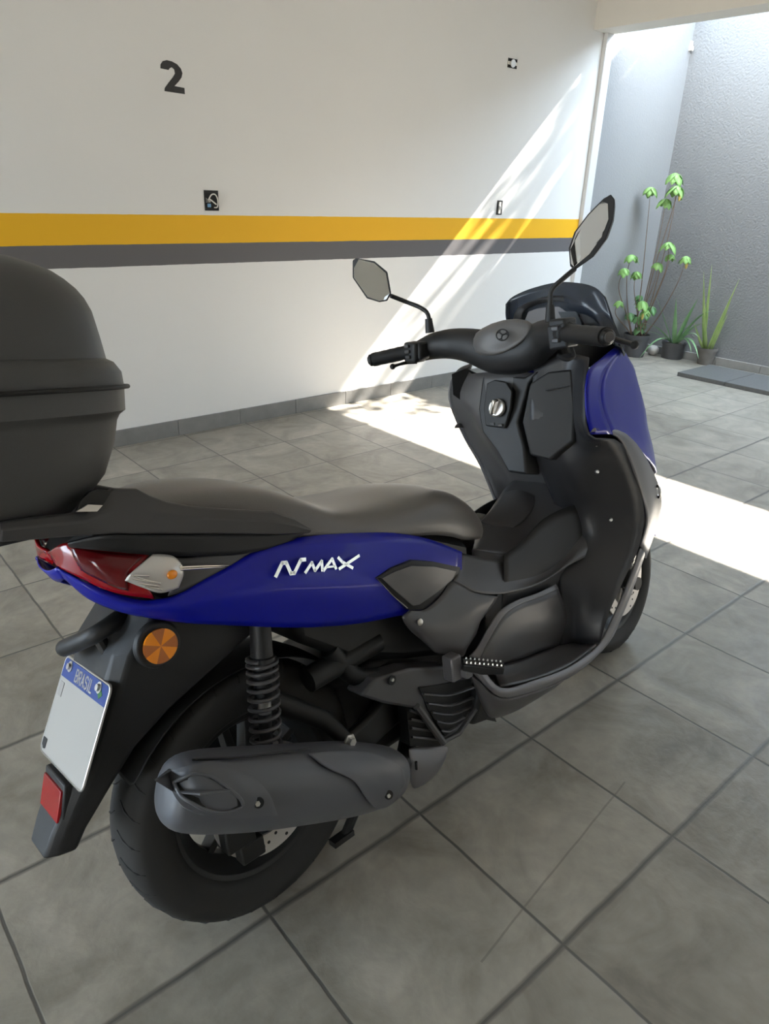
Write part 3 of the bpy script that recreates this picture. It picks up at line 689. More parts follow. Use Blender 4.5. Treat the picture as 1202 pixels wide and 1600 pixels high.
# pointed fin at the very back of the cap
t0 = [Vector((-0.210, -0.206, 0.495)), Vector((-0.215, -0.205, 0.487)), Vector((-0.218, -0.217, 0.479)), Vector((-0.221, -0.225, 0.474))]
tip = Vector((-0.248, -0.240, 0.513))
b = MB(); b.add([p + OUT * .009 for p in t0] + [p - OUT * .012 for p in t0] + [tip, tip - OUT * .004], [(0, 1, 8), (1, 2, 8), (2, 3, 8), (5, 4, 9), (6, 5, 9), (7, 6, 9), (4, 0, 8, 9), (3, 7, 9, 8), (0, 4, 5, 1), (1, 5, 6, 2), (2, 6, 7, 3)]); b.build('cap_fin', M_MUF, muf, sharp=25)
ol = [(-0.215, -0.220, 0.485), (-0.204, -0.233, 0.493), (-0.190, -0.240, 0.494), (-0.169, -0.250, 0.482), (-0.155, -0.258, 0.461), (-0.139, -0.265, 0.433), (-0.141, -0.266, 0.419), (-0.170, -0.264, 0.427), (-0.194, -0.261, 0.445), (-0.209, -0.255, 0.463), (-0.217, -0.241, 0.473)]
oc = sum((Vector(p) for p in ol), Vector()) / len(ol); n = len(ol)
b = MB(); P = [Vector(p) + OUT * .0095 for p in ol]; b.add(P + [p.lerp(oc + OUT * .0095, .5) + OUT * .001 for p in P] + [oc + OUT * .011], [(i, (i + 1) % n, n + (i + 1) % n, n + i) for i in range(n)] + [(n + i, n + (i + 1) % n, 2 * n) for i in range(n)]); op = b.build('outlet_opening', M_DARK, muf, sharp=60)
b = MB(); b.tube(catmull([Vector(p) + OUT * .0105 for p in ol + [ol[0]]], 4), .0028, 8, cap=False); b.build('outlet_rim', M_MUF, muf)
b = MB(); b.tube([Vector((-0.219, -0.229, 0.476)) + OUT * .013, Vector((-0.195, -0.255, 0.472)) + OUT * .015, Vector((-0.149, -0.261, 0.453)) + OUT * .012], [.002, .0042, .002], 8, flat=.6); b.build('louvre', M_MUF, muf)
for p in ((-0.111, -0.266, 0.409), (0.158, -0.250, 0.256)):
    p = Vector(p) + OUT * .0075
    b = MB(); b.lathe([(-.002, .0085), (.0025, .0085), (.0025, .0001), (-.002, .0001)], p, OUT, 16); h = b.build('bolt_recess', M_DARK, muf)
    b = MB(); b.lathe([(.0025, .0042), (.006, .004), (.006, .0001)], p + Vector((-.002, 0, 0)), OUT, 6); b.build('shield_bolt', M_STEEL, h)
b = MB(); b.tube(catmull([Vector((-0.181, -0.221, 0.503)) + OUT * .002, Vector((-0.115, -0.232, 0.475)) + OUT * .002, Vector((-0.042, -0.225, 0.441)) + OUT * .002, Vector((0.024, -0.219, 0.411)) + OUT * .002], 4), .0016, 6); b.build('top_seam', M_DARK, muf)
# hanger and bolt
b = MB(); b.tube([(.02, -.09, .47), (0.123, -0.130, 0.384), (0.141, -0.178, 0.345)], [.022, .020, .013], 12); b.build('muffler_hanger', M_DARK, S)
b = MB(); b.lathe([(0, .0135), (.003, .0135), (.003, .009), (.012, .008), (.012, .0001)], (0.131, -0.192, 0.360), (0, -1, 0), 6); b.build('hanger_bolt', M_STEEL, S)
b = MB(); b.tube(catmull([(.25, -.17, .215), (.30, -.14, .20), (.36, -.10, .22), (.42, -.06, .27)], 4), .020, 12); b.build('exhaust_pipe', M_DARK, S)

# ------------------------------------------------ suspension units
def shock(sg):
    if sg < 0: a = Vector((0.024, -0.125, 0.608)); c = Vector((-0.012, -0.135, 0.376))
    else: a = Vector((.02, .15, .64)); c = Vector((-.02, .15, .38))
    d = (c - a); L = d.length; d.normalize()
    b = MB(); b.lathe([(-.02, .018), (.045, .020), (.047, .0235), (.055, .0235), (.057, .018), (.12, .016), (.122, .012), (L, .012)], a, d, 20); s = b.build('rear_shock', M_BLK, S)
    u = d.orthogonal().normalized(); w = d.cross(u); pts = []
    turns = 11; N = turns * 16
    for k in range(N + 1):
        f = k / N; ff = .05 + (L - .05) * (f ** 1.25); t = 2 * pi * turns * f
        pts.append(a + d * ff + (u * cos(t) + w * sin(t)) * .026)
    b = MB(); b.tube(pts, .0038, 8); b.build('spring', M_GREY, s)
    b = MB(); b.lathe([(.105, .0001), (.105, .0125), (.150, .0125), (.150, .0001)], a, d, 16); b.build('damper_body', M_STEEL, s)
shock(-1); shock(1)

# ------------------------------------------------ engine and swing arm
b = MB()
b.loft([[(x, y0, z0), (x, y1, z0), (x, y1, z1), (x, y0, z1)] for x, y0, y1, z0, z1 in ((-.05, .08, .17, .20, .32), (.10, .07, .18, .19, .36), (.25, -.09, .18, .20, .42), (.45, -.10, .16, .21, .44), (.60, -.07, .10, .24, .42))])
b.build('engine_case', M_DARK, S, bevel=.02)
b = MB()   # right side arm that carries the axle, behind the muffler
b.loft([[(x, y - .012, z - h), (x, y + .012, z - h), (x, y + .012, z + h), (x, y - .012, z + h)] for x, y, z, h in ((-.03, -.105, .256, .03), (.10, -.115, .27, .025), (.25, -.115, .30, .035), (.34, -.10, .32, .05))])
b.build('swing_arm', M_DARK, S, bevel=.008)
b = MB(); b.lathe([(-.01, .0001), (-.01, .02), (.006, .018), (.006, .0001)], (0, -.12, .256), (0, -1, 0), 6); b.build('axle_nut', M_STEEL, S)
# inner mudguard hugging the tyre top and dark inner bay
rows = []
for k in range(11):
    a = radians(35 + 110 * k / 10); rr = .285
    rows.append([(cos(a) * rr, y, .256 + sin(a) * rr - abs(y) * .12) for y in (-.08, -.05, 0, .05, .08)])
patch('inner_mudguard', rows, M_DARK, S, thick=.003, sub=1)
b = MB(); b.loft([[(x, -.115, z0), (x, .12, z0), (x, .12, z1), (x, -.115, z1)] for x, z0, z1 in ((.10, .55, .66), (.22, .46, .62), (.36, .40, .58), (.48, .36, .54), (.58, .34, .50))]); b.build('frame_cover', M_DARK, S, bevel=.02)
# fan cowl on the right of the engine
cw = [(0.203, -0.150, 0.404), (0.239, -0.156, 0.426), (0.326, -0.165, 0.414), (0.437, -0.165, 0.370), (0.520, -0.160, 0.300), (0.546, -0.155, 0.241), (0.514, -0.155, 0.206), (0.457, -0.155, 0.186), (0.402, -0.158, 0.203), (0.360, -0.165, 0.271), (0.329, -0.168, 0.321), (0.252, -0.160, 0.367)]
b = MB(); b.prism(cw, (.0, .05, 0)); cowl = b.build('fan_cowl', M_GREY, S, bevel=.006)
b = MB(); b.prism([(0.342, -0.170, 0.364), (0.501, -0.168, 0.311), (0.512, -0.166, 0.260), (0.470, -0.166, 0.224), (0.404, -0.168, 0.218), (0.358, -0.171, 0.308)], (0, .012, 0)); b.build('grille_opening', M_DARK, cowl)
LV = [((0.344, -0.176, 0.352), (0.412, -0.182, 0.319), (0.498, -0.176, 0.296)), ((0.354, -0.176, 0.325), (0.415, -0.182, 0.293), (0.493, -0.176, 0.273)), ((0.364, -0.176, 0.299), (0.416, -0.182, 0.271), (0.480, -0.176, 0.255)), ((0.374, -0.176, 0.273), (0.409, -0.182, 0.253), (0.459, -0.176, 0.240)), ((0.384, -0.176, 0.246), (0.403, -0.180, 0.235), (0.432, -0.176, 0.229))]
for q in LV:
    b = MB(); b.tube(catmull(q, 3), .0045, 8, flat=.55); b.build('grille_slat', M_GREY, cowl)
b = MB(); b.tube([(0.326, -0.172, 0.330), (0.392, -0.172, 0.210)], .008, 8); b.tube([(0.393, -0.172, 0.213), (0.442, -0.172, 0.207), (0.503, -0.172, 0.238)], .006, 8); b.build('grille_frame', M_GREY, cowl)
b = MB(); b.prism([(0.311, -0.158, 0.341), (0.341, -0.160, 0.321), (0.399, -0.160, 0.194), (0.311, -0.155, 0.237)], (0, .03, 0)); rg = b.build('side_grille', M_DARK, cowl)
for q in (((0.314, -0.164, 0.324), (0.341, -0.164, 0.301)), ((0.313, -0.164, 0.303), (0.355, -0.164, 0.275)), ((0.312, -0.164, 0.283), (0.369, -0.164, 0.247)), ((0.311, -0.164, 0.262), (0.382, -0.164, 0.220))):
    b = MB(); b.tube(q, .003, 6); b.build('grille_slat', M_GREY, cowl)
b = MB(); b.lathe([(0, .0001), (0, .0105), (.003, .010), (.003, .0001)], (0.275, -0.163, 0.411), (0, -1, 0), 16); h = b.build('bolt_recess', M_DARK, cowl)
b = MB(); b.lathe([(.003, .004), (.006, .0035), (.006, .0001)], (0.274, -0.163, 0.413), (0, -1, 0), 8); b.build('cowl_bolt', M_STEEL, h)
# air scoop below the cowl
s1 = [(0.307, -0.150, 0.231), (0.315, -0.150, 0.233), (0.429, -0.150, 0.179), (0.434, -0.150, 0.166)]
s2 = [(0.299, -0.158, 0.200), (0.303, -0.166, 0.209), (0.389, -0.166, 0.168), (0.409, -0.158, 0.147)]
s3 = [(0.296, -0.158, 0.159), (0.305, -0.166, 0.167), (0.358, -0.166, 0.150), (0.380, -0.158, 0.127)]
s4 = [(0.309, -0.150, 0.126), (0.315, -0.155, 0.128), (0.324, -0.155, 0.126), (0.342, -0.150, 0.119)]
patch('air_scoop', [s1, s2, s3, s4], M_SILV, S, thick=.008, sub=2)
b = MB(); b.tube([(0.309, -0.170, 0.207), (0.308, -0.170, 0.189)], .003, 8); b.build('scoop_slot', M_DARK, S)
# kick start boss / intake tubes in the dark bay
b = MB(); b.tube(catmull([(.18, -.10, .50), (.22, -.11, .43), (.28, -.12, .40), (.33, -.12, .36)], 4), .020, 12); b.tube([(.12, -.10, .46), (.30, -.10, .47)], .025, 12); b.build('intake_hose', M_DARK, S)
# centre stand foot and side stand
b = MB(); b.tube(catmull([(.28, -.10, .20), (.23, -.11, .17), (.18, -.12, .15), (0.132, -0.130, 0.115)], 4), .010, 10); b.box((0.124, -0.130, 0.117), (.05, .02, .012)); b.build('centre_stand', M_DARK, S)
# the side stand reaches the floor on the left
def loc(wx, wy, wz):
    d = Vector((wx - .0207, wy - .4685, wz)); return Vector((d.dot(AX), d.dot(BY), d.dot(DZ)))
ss = loc(.53, .4685 + .30, .008)
b = MB(); b.tube([(.46, .13, .25), Vector((.47, .17, .20)), ss], [.013, .012, .010], 12); b.lathe([(0, .0001), (0, .024), (.006, .024), (.006, .0001)], ss - DZ * 0, loc(.0207, .4685, 1).normalized(), 12); b.build('side_stand', M_BLK, S)

# ------------------------------------------------ right side panels in the middle
# window panel (triangle) framed in black
wf = [(0.255, -0.176, 0.638), (0.298, -0.177, 0.644), (0.357, -0.176, 0.641), (0.422, -0.172, 0.616), (0.512, -0.156, 0.572), (0.493, -0.158, 0.548), (0.438, -0.166, 0.536), (0.376, -0.172, 0.528), (0.332, -0.174, 0.544), (0.291, -0.177, 0.594)]
wi = [(0.264, -0.184, 0.636), (0.294, -0.186, 0.639), (0.340, -0.187, 0.637), (0.411, -0.182, 0.611), (0.487, -0.166, 0.573), (0.469, -0.170, 0.562), (0.417, -0.178, 0.555), (0.355, -0.183, 0.549), (0.336, -0.184, 0.554), (0.294, -0.186, 0.600)]
def rim_panel(name, outer, inner, mo, mi, iname, d=.014):
    n = len(outer); a = [Vector(p) for p in outer]; c = [Vector(p) for p in inner]
    f = MB().add([p + Vector((0, d, 0)) for p in a] + a + [p + Vector((0, .004, 0)) for p in c], [(i, (i + 1) % n, n + (i + 1) % n, n + i) for i in range(n)] + [(n + i, n + (i + 1) % n, 2 * n + (i + 1) % n, 2 * n + i) for i in range(n)]).build(name, mo, S, sharp=30)
    m_ = sum(c, Vector()) / n + Vector((0, -.006, .004)); k = [p * .5 + m_ * .5 + Vector((0, -.001, 0)) for p in c]
    MB().add([p + Vector((0, .006, 0)) for p in c] + c + k + [m_], [(i, (i + 1) % n, n + (i + 1) % n, n + i) for i in range(n)] + [(n + i, n + (i + 1) % n, 2 * n + (i + 1) % n, 2 * n + i) for i in range(n)] + [(2 * n + i, 2 * n + (i + 1) % n, 3 * n) for i in range(n)]).build(iname, mi, f, sharp=25)
    return f
rim_panel('side_window_frame', wf, wi, M_BLK, M_GREY, 'side_window_panel')
b = MB(); b.tube([(0.254, -0.181, 0.639), (0.286, -0.182, 0.594), (0.321, -0.180, 0.555)], [.0012, .0028, .0045], 8, flat=.5); b.build('accent_strip', M_CHROME, S)
# shoulder panel below the seat nose: from the window to the footwell crease
def G(*r): return [list(x) for x in r]
K1 = [(0.547, -0.130, 0.590), (0.645, -0.118, 0.545), (0.745, -0.112, 0.506), (0.845, -0.110, 0.477), (0.938, -0.105, 0.486), (1.047, -0.108, 0.516), (1.126, -0.120, 0.547)]
K2 = [(0.510, -0.152, 0.570), (0.590, -0.146, 0.524), (0.684, -0.142, 0.484), (0.793, -0.140, 0.452), (0.886, -0.138, 0.450), (1.000, -0.142, 0.477), (1.101, -0.158, 0.489)]
K3 = [(0.476, -0.166, 0.555), (0.537, -0.170, 0.509), (0.621, -0.168, 0.475), (0.741, -0.160, 0.447), (0.832, -0.156, 0.442), (0.919, -0.158, 0.448), (1.048, -0.163, 0.444)]
K4 = [(0.398, -0.178, 0.542), (0.440, -0.186, 0.494), (0.515, -0.184, 0.465), (0.594, -0.178, 0.471), (0.696, -0.168, 0.455), (0.857, -0.152, 0.415)]
spatch('centre_cover', G(K1, K2, K3), M_GREY, S, n=5, thick=.004)
J1 = [(0.338, -0.172, 0.541), (0.377, -0.175, 0.529), (0.432, -0.172, 0.540), (0.476, -0.166, 0.555), (0.536, -0.171, 0.510), (0.614, -0.170, 0.471)]
J2 = [(0.315, -0.172, 0.532), (0.365, -0.184, 0.496), (0.428, -0.186, 0.479), (0.473, -0.186, 0.481), (0.517, -0.184, 0.479), (0.582, -0.176, 0.459)]
J3 = [(0.342, -0.160, 0.492), (0.372, -0.178, 0.460), (0.424, -0.184, 0.432), (0.471, -0.186, 0.413), (0.502, -0.184, 0.427), (0.542, -0.178, 0.444)]
J4 = [(0.383, -0.155, 0.447), (0.402, -0.166, 0.418), (0.436, -0.170, 0.402), (0.474, -0.174, 0.381), (0.491, -0.176, 0.396), (0.526, -0.174, 0.415)]
spatch('lower_side_cover', G(J1, J2, J3, J4), M_GREY, S, n=5, thick=.004)
M1r = [[(p[0], -p[1], p[2]) for p in r] for r in (K1, K2, K3)]
M1r = [r[:-1] for r in M1r]
spatch('centre_cover', M1r, M_GREY, S, n=5, thick=.004)
spatch('lower_side_cover', [[(p[0], -p[1], p[2]) for p in r] for r in (J1, J2, J3, J4)], M_GREY, S, n=5, thick=.004)
b = MB(); b.lathe([(0, .0001), (0, .0075), (.002, .007), (.004, .004), (.004, .0001)], (0.350, -0.183, 0.513), (-.1, -1, .1), 16); b.build('panel_screw', M_STEEL, S)
# footwell bulge and its pale lip
L1 = [(0.868, -0.148, 0.411), (0.775, -0.160, 0.422), (0.674, -0.172, 0.441), (0.603, -0.180, 0.442), (0.554, -0.184, 0.419), (0.515, -0.182, 0.388), (0.490, -0.180, 0.376)]
L2 = [(0.867, -0.156, 0.399), (0.782, -0.166, 0.411), (0.678, -0.180, 0.432), (0.610, -0.188, 0.433), (0.561, -0.192, 0.409), (0.524, -0.190, 0.377), (0.512, -0.188, 0.363)]
spatch('footwell_lip', G(L1, L2), M_SILV, S, n=5, thick=.004)
N1 = [(0.867, -0.156, 0.399), (0.782, -0.166, 0.411), (0.678, -0.180, 0.432), (0.610, -0.188, 0.433), (0.561, -0.192, 0.409), (0.524, -0.190, 0.377), (0.515, -0.188, 0.358)]
N2 = [(0.906, -0.150, 0.312), (0.799, -0.172, 0.332), (0.705, -0.184, 0.355), (0.643, -0.190, 0.365), (0.592, -0.192, 0.362), (0.552, -0.190, 0.349), (0.538, -0.186, 0.342)]
N3 = [(0.915, -0.140, 0.225), (0.832, -0.152, 0.248), (0.766, -0.160, 0.267), (0.709, -0.164, 0.278), (0.662, -0.168, 0.290), (0.609, -0.172, 0.303), (0.575, -0.176, 0.313)]
spatch('footwell_cover', G(N1, N2, N3), M_GREY, S, n=5, thick=.004)
for rr in (G(L1, L2), G(N1, N2, N3)):
    spatch('footwell_cover', flip(rr), M_GREY, S, n=4, thick=.004)
# central hump between the feet, with the filler lid
R0 = [(0.789, 0.030, 0.562), (0.722, -0.020, 0.561), (0.670, -0.060, 0.563), (0.630, -0.090, 0.567)]
R1 = [(0.876, 0.050, 0.578), (0.849, 0.000, 0.561), (0.798, -0.055, 0.544), (0.736, -0.105, 0.524)]
R2 = [(0.943, 0.065, 0.613), (0.927, 0.010, 0.583), (0.896, -0.050, 0.546), (0.841, -0.115, 0.503)]
R3 = [(0.991, 0.070, 0.629), (1.002, 0.010, 0.610), (0.997, -0.050, 0.581), (0.962, -0.115, 0.533)]
R4 = [(1.021, 0.075, 0.627), (1.043, 0.000, 0.623), (1.072, -0.050, 0.601), (1.071, -0.105, 0.568)]
spatch('centre_tunnel', G(R0, R1, R2, R3, R4), M_GREY, S, n=5, thick=.004)
RL = [[(p[0], abs(p[1]) + .0, p[2]) for p in (r[0], r[3])] for r in (R0, R1, R2, R3, R4)]
RL = [[a, (c[0], c[1], c[2] - .03)] for a, c in RL]
spatch('tunnel_flank', RL, M_GREY, S, n=4, thick=.004)
Kc = [[R0[3], (0.609, -0.108, 0.564), (0.590, -0.122, 0.565)], [R1[3], (0.732, -0.108, 0.516), (0.723, -0.114, 0.511)], [R2[3], (0.849, -0.106, 0.484), (0.837, -0.112, 0.473)], [R3[3], (0.971, -0.104, 0.511), (0.948, -0.106, 0.486)], [R4[3], (1.072, -0.100, 0.548), (1.069, -0.100, 0.512)]]
spatch('tunnel_side', Kc, M_GREY, S, n=4, thick=.004)
la = [[(0.800, 0.028, 0.568), (0.824, -0.002, 0.553), (0.849, -0.034, 0.542)], [(0.878, 0.045, 0.585), (0.899, 0.004, 0.576), (0.920, -0.036, 0.562)], [(0.942, 0.056, 0.609), (0.964, 0.020, 0.613), (0.999, -0.010, 0.587)]]
b = MB(); b.loft(smooth_grid([[Vector(p) + Vector((-.003, -.003, .006)) for p in r] for r in la], 5), closed=False).build('fuel_lid', M_GREY, S, solid=.007, bevel=.002, seg=3)
b = MB(); b.box((.735, -.015, .600), (.05, .03, .008), Matrix.Rotation(-.3, 3, 'Y')); b.build('seat_latch', M_RAIL, S, bevel=.003)
# tunnel flank down to the footboard
V1 = [(.70, -.125, .535), (.79, -.115, .545), (.87, -.110, .570), (.95, -.112, .580), (1.03, -.115, .575), (1.12, -.12, .56)]
V2 = [(.66, -.150, .47), (.76, -.140, .46), (.87, -.135, .46), (.96, -.135, .455), (1.04, -.135, .45), (1.12, -.14, .44)]
V3 = [(.62, -.150, .32), (.74, -.140, .27), (.86, -.135, .245), (.95, -.135, .27), (1.02, -.135, .32), (1.10, -.14, .36)]
spatch('tunnel_flank', G(V1, V2, V3), M_BLK, S, n=4, thick=.004)
spatch('tunnel_flank', flip(G(V1, V2, V3)), M_BLK, S, n=4, thick=.004)

# footboard (right, traced) with a raised lip, and its mirror on the left
B1 = [(0.572, -0.178, 0.315), (0.690, -0.165, 0.280), (0.834, -0.150, 0.247), (0.915, -0.140, 0.229)]
B2 = [(0.547, -0.205, 0.306), (0.676, -0.195, 0.268), (0.833, -0.185, 0.239), (0.942, -0.175, 0.224)]
B3 = [(0.526, -0.232, 0.305), (0.641, -0.235, 0.273), (0.779, -0.232, 0.245), (0.918, -0.225, 0.244)]
for f in (0, 1):
    r = G(B1, B2, B3); r = flip(r) if f else r
    spatch('footboard', r, M_GREY, S, n=4, thick=.006)
B3b = [(0.484, -0.215, 0.368), (0.521, -0.238, 0.305), (0.632, -0.242, 0.275), (0.773, -0.240, 0.246), (0.918, -0.236, 0.247), (0.999, -0.238, 0.308), (1.073, -0.240, 0.381), (1.126, -0.240, 0.444)]
B4 = [(0.464, -0.218, 0.371), (0.509, -0.243, 0.301), (0.634, -0.247, 0.264), (0.782, -0.246, 0.234), (0.935, -0.242, 0.238), (1.015, -0.243, 0.303), (1.082, -0.244, 0.370), (1.141, -0.243, 0.429)]
b5 = [(0.461, -0.212, 0.359), (0.516, -0.240, 0.284), (0.646, -0.244, 0.244), (0.799, -0.243, 0.218), (0.957, -0.238, 0.232), (1.033, -0.238, 0.286), (1.099, -0.238, 0.350), (1.157, -0.236, 0.412)]
for f in (0, 1):
    r = G(B3b, B4, b5); r = flip(r) if f else r
    spatch('floor_edge_strip', r, M_SILV, S, n=4, thick=.005)
E1 = [(0.457, -0.210, 0.354), (0.518, -0.236, 0.279), (0.651, -0.240, 0.239), (0.751, -0.238, 0.217)]
E2 = [(0.478, -0.200, 0.307), (0.517, -0.222, 0.249), (0.626, -0.226, 0.214), (0.720, -0.226, 0.204)]
E3 = [(0.511, -0.185, 0.248), (0.530, -0.195, 0.210), (0.610, -0.205, 0.194), (0.703, -0.215, 0.197)]
for f in (0, 1):
    r = G(E1, E2, E3); r = flip(r) if f else r
    spatch('under_cowl', r, M_GREY, S, n=4, thick=.005)
b = MB(); b.prism([(0.526, -0.170, 0.226), (0.561, -0.170, 0.212), (0.573, -0.170, 0.169), (0.536, -0.170, 0.194)], (0, .01, 0)); b.build('under_cowl_tab', M_DARK, S)
MB().loft([[(x, -hw, z1), (x, hw, z1), (x, hw * .8, z0), (x, -hw * .8, z0)] for x, hw, z0, z1 in ((.50, .20, .19, .30), (.62, .215, .17, .25), (.78, .215, .15, .215), (.92, .21, .15, .215), (1.02, .19, .19, .27), (1.10, .16, .26, .36))]).build('belly_pan', M_BLK, S, bevel=.01)

# passenger footrest
pb = Vector((0.418, -0.195, 0.387)); 
b = MB(); b.box(pb + Vector((0, .0, .0)), (.030, .03, .055)); b.box(pb + Vector((.018, -.018, -.014)), (.02, .03, .02)); fb = b.build('footrest_bracket', M_SILV, S, bevel=.004)
p0 = Vector((0.429, -0.215, 0.392)); p1 = Vector((0.488, -0.275, 0.376))
d = (p1 - p0).normalized(); up_ = Vector((0, 0, 1)); sd = d.cross(up_).normalized(); up_ = sd.cross(d)
b = MB(); b.loft([[p + sd * w * .5 + up_ * h, p - sd * w * .5 + up_ * h, p - sd * w * .35 - up_ * hh, p + sd * w * .35 - up_ * hh] for p, w, h, hh in ((p0, .022, .008, .010), (p0.lerp(p1, .5), .030, .008, .013), (p1, .030, .008, .008))]); fr = b.build('footrest', M_BLK, S, bevel=.003)
b = MB(); b.loft([[p + sd * w * .5 + up_ * .0085, p - sd * w * .5 + up_ * .0085, p - sd * w * .5 + up_ * .0115, p + sd * w * .5 + up_ * .0115] for p, w in ((p0, .020), (p1, .030))]); b.build('footrest_pad', M_RAIL, fr, bevel=.001)
for k in range(9):
    for s_ in (-1, 1):
        p = p0.lerp(p1, .08 + .84 * k / 8) + sd * s_ * .009 + up_ * .011
        b = MB(); b.tube([p, p + up_ * .004], [.0024, .0014], 8); b.build('pad_stud', M_STEEL, fr)
# left rest, folded
b = MB(); b.box((.44, .20, .41), (.09, .02, .02)); b.build('footrest', M_BLK, S, bevel=.004)

# ------------------------------------------------ leg shield and front fairing
M_SHIELD = mat('shield_plastic', (.026, .026, .029, 1), .42, bump=.06, bscale=900)
# rear face of the shield, right half: rows from top down, columns from the centre outward
W1 = [(0.951, -0.060, 0.945), (0.969, -0.100, 0.965), (0.987, -0.140, 0.974), (0.992, -0.190, 0.959)]
W2 = [(0.932, -0.060, 0.891), (0.963, -0.100, 0.895), (0.980, -0.145, 0.900), (0.942, -0.215, 0.904)]
W3 = [(0.919, -0.060, 0.813), (0.941, -0.110, 0.810), (0.965, -0.155, 0.799), (0.919, -0.228, 0.790)]
W4 = [(0.943, -0.060, 0.708), (0.959, -0.110, 0.691), (0.977, -0.160, 0.678), (1.051, -0.238, 0.740)]
W5 = [(0.996, -0.060, 0.600), (1.018, -0.100, 0.581), (1.037, -0.150, 0.574), (1.141, -0.240, 0.566)]
W6 = [(1.027, -0.070, 0.494), (1.026, -0.120, 0.484), (1.038, -0.170, 0.479), (1.120, -0.240, 0.456)]
W7 = [(0.907, -0.130, 0.415), (0.928, -0.160, 0.405), (0.961, -0.195, 0.392), (1.034, -0.238, 0.380)]
W8 = [(0.893, -0.140, 0.324), (0.927, -0.152, 0.309), (0.936, -0.188, 0.310), (0.971, -0.236, 0.318)]
W9 = [(0.870, -0.145, 0.238), (0.917, -0.152, 0.224), (0.931, -0.182, 0.228), (0.937, -0.228, 0.242)]
spatch('leg_shield', G(W1, W2, W3, W4, W5, W6, W7, W8, W9), M_SHIELD, S, n=4, thick=.005)
# left half; its outer edge is the silhouette over the sunlit floor
Z1 = [(.965, -.06, .93), (.94, .0, .94), (.93, .08, .94), (.94, .145, .938), (0.992, 0.185, 0.953)]
Z2 = [(.965, -.06, .86), (.92, .0, .87), (.91, .08, .86), (.915, .15, .88), (0.937, 0.215, 0.910)]
Z3 = [(.985, -.06, .78), (.915, .0, .80), (.90, .08, .80), (.92, .14, .82), (0.933, 0.215, 0.839)]
Z4 = [(1.03, -.06, .70), (.97, .0, .72), (.95, .08, .73), (.955, .13, .74), (0.962, 0.195, 0.746)]
Z5 = [(1.08, -.06, .62), (1.03, .0, .64), (1.00, .07, .65), (1.0, .11, .655), (0.982, 0.165, 0.669)]
Z6 = [(1.10, -.06, .54), (1.06, .0, .56), (1.04, .07, .57), (1.03, .11, .575), (0.998, 0.135, 0.570)]
Z7 = [(1.10, -.06, .44), (1.08, .0, .45), (1.06, .07, .45), (1.04, .12, .42), (1.04, .17, .42)]
Z8 = [(1.08, -.06, .30), (1.06, .0, .30), (1.05, .07, .30), (1.02, .14, .27), (1.0, .20, .27)]
spatch('leg_shield', G(Z1, Z2, Z3, Z4, Z5, Z6, Z7, Z8), M_GREY, S, n=4, thick=.005)  # lighter grey than the right half, lens haze put into the colour
# bright rounded edge of the left side
b = MB(); b.tube(catmull([(0.995, 0.187, 0.953), (0.957, 0.200, 0.942), (0.939, 0.217, 0.904), (0.935, 0.217, 0.853), (0.960, 0.199, 0.758), (0.985, 0.167, 0.669), (1.000, 0.137, 0.565)], 4), .006, 8); b.build('shield_edge', M_SILV, S)
# left pocket
pk = [(0.933, 0.185, 0.935), (0.968, 0.165, 0.944), (0.990, 0.140, 0.923), (0.991, 0.140, 0.884), (0.977, 0.145, 0.833), (0.962, 0.155, 0.839), (0.926, 0.180, 0.879)]
b = MB(); b.prism([Vector(p) + Vector((-.024, 0, .006)) for p in pk], (.010, 0, 0)); b.build('front_pocket', M_DARK, S, bevel=.002)
# ignition panel, raised, with its recess and knob
kp = [(0.935, 0.090, 0.929), (0.946, 0.070, 0.931), (0.948, -0.035, 0.922), (0.948, -0.075, 0.937), (0.942, -0.050, 0.906), (0.917, -0.030, 0.812), (0.911, -0.050, 0.748), (0.901, -0.060, 0.680), (0.887, -0.010, 0.686), (0.888, 0.020, 0.739), (0.898, 0.075, 0.785), (0.913, 0.095, 0.844)]
b = MB(); b.prism([Vector(p) + Vector((-.010, 0, .003)) for p in kp], (.06, 0, -.015)); ip = b.build('ignition_panel', M_BLK, S, bevel=.006, seg=3)
rc_ = [(0.920, 0.060, 0.911), (0.926, 0.038, 0.919), (0.924, 0.000, 0.913), (0.917, -0.022, 0.891), (0.912, -0.018, 0.846), (0.904, -0.002, 0.797), (0.893, 0.052, 0.804), (0.900, 0.060, 0.847)]
b = MB(); b.prism([Vector(p) + Vector((-.016, 0, .004)) for p in rc_], (.008, 0, -.002)); b.build('ignition_recess', M_DARK, ip, bevel=.003)
kc = Vector((0.911, 0.018, 0.849)) + Vector((-.020, 0, .004))
b = MB(); b.lathe([(0, .024), (.006, .024), (.010, .021), (.010, .0001)], kc, (-1, -.1, .3), 24); kb = b.build('ignition_knob', M_STEEL, ip, bevel=.001)
b = MB(); b.box(kc + Vector((-.018, -.002, .006)), (.020, .011, .040), Matrix.Rotation(.35, 3, 'X')); b.build('knob_grip', M_CHROME, kb, bevel=.004)
b = MB(); b.box(Vector((0.901, 0.034, 0.810)) + Vector((-.018, 0, .003)), (.004, .016, .007)); b.build('seat_switch', M_GREY, ip, bevel=.001)
b = MB(); b.box(Vector((0.902, 0.008, 0.807)) + Vector((-.018, 0, .003)), (.004, .014, .007)); b.build('fuel_switch', M_GREY, ip, bevel=.001)
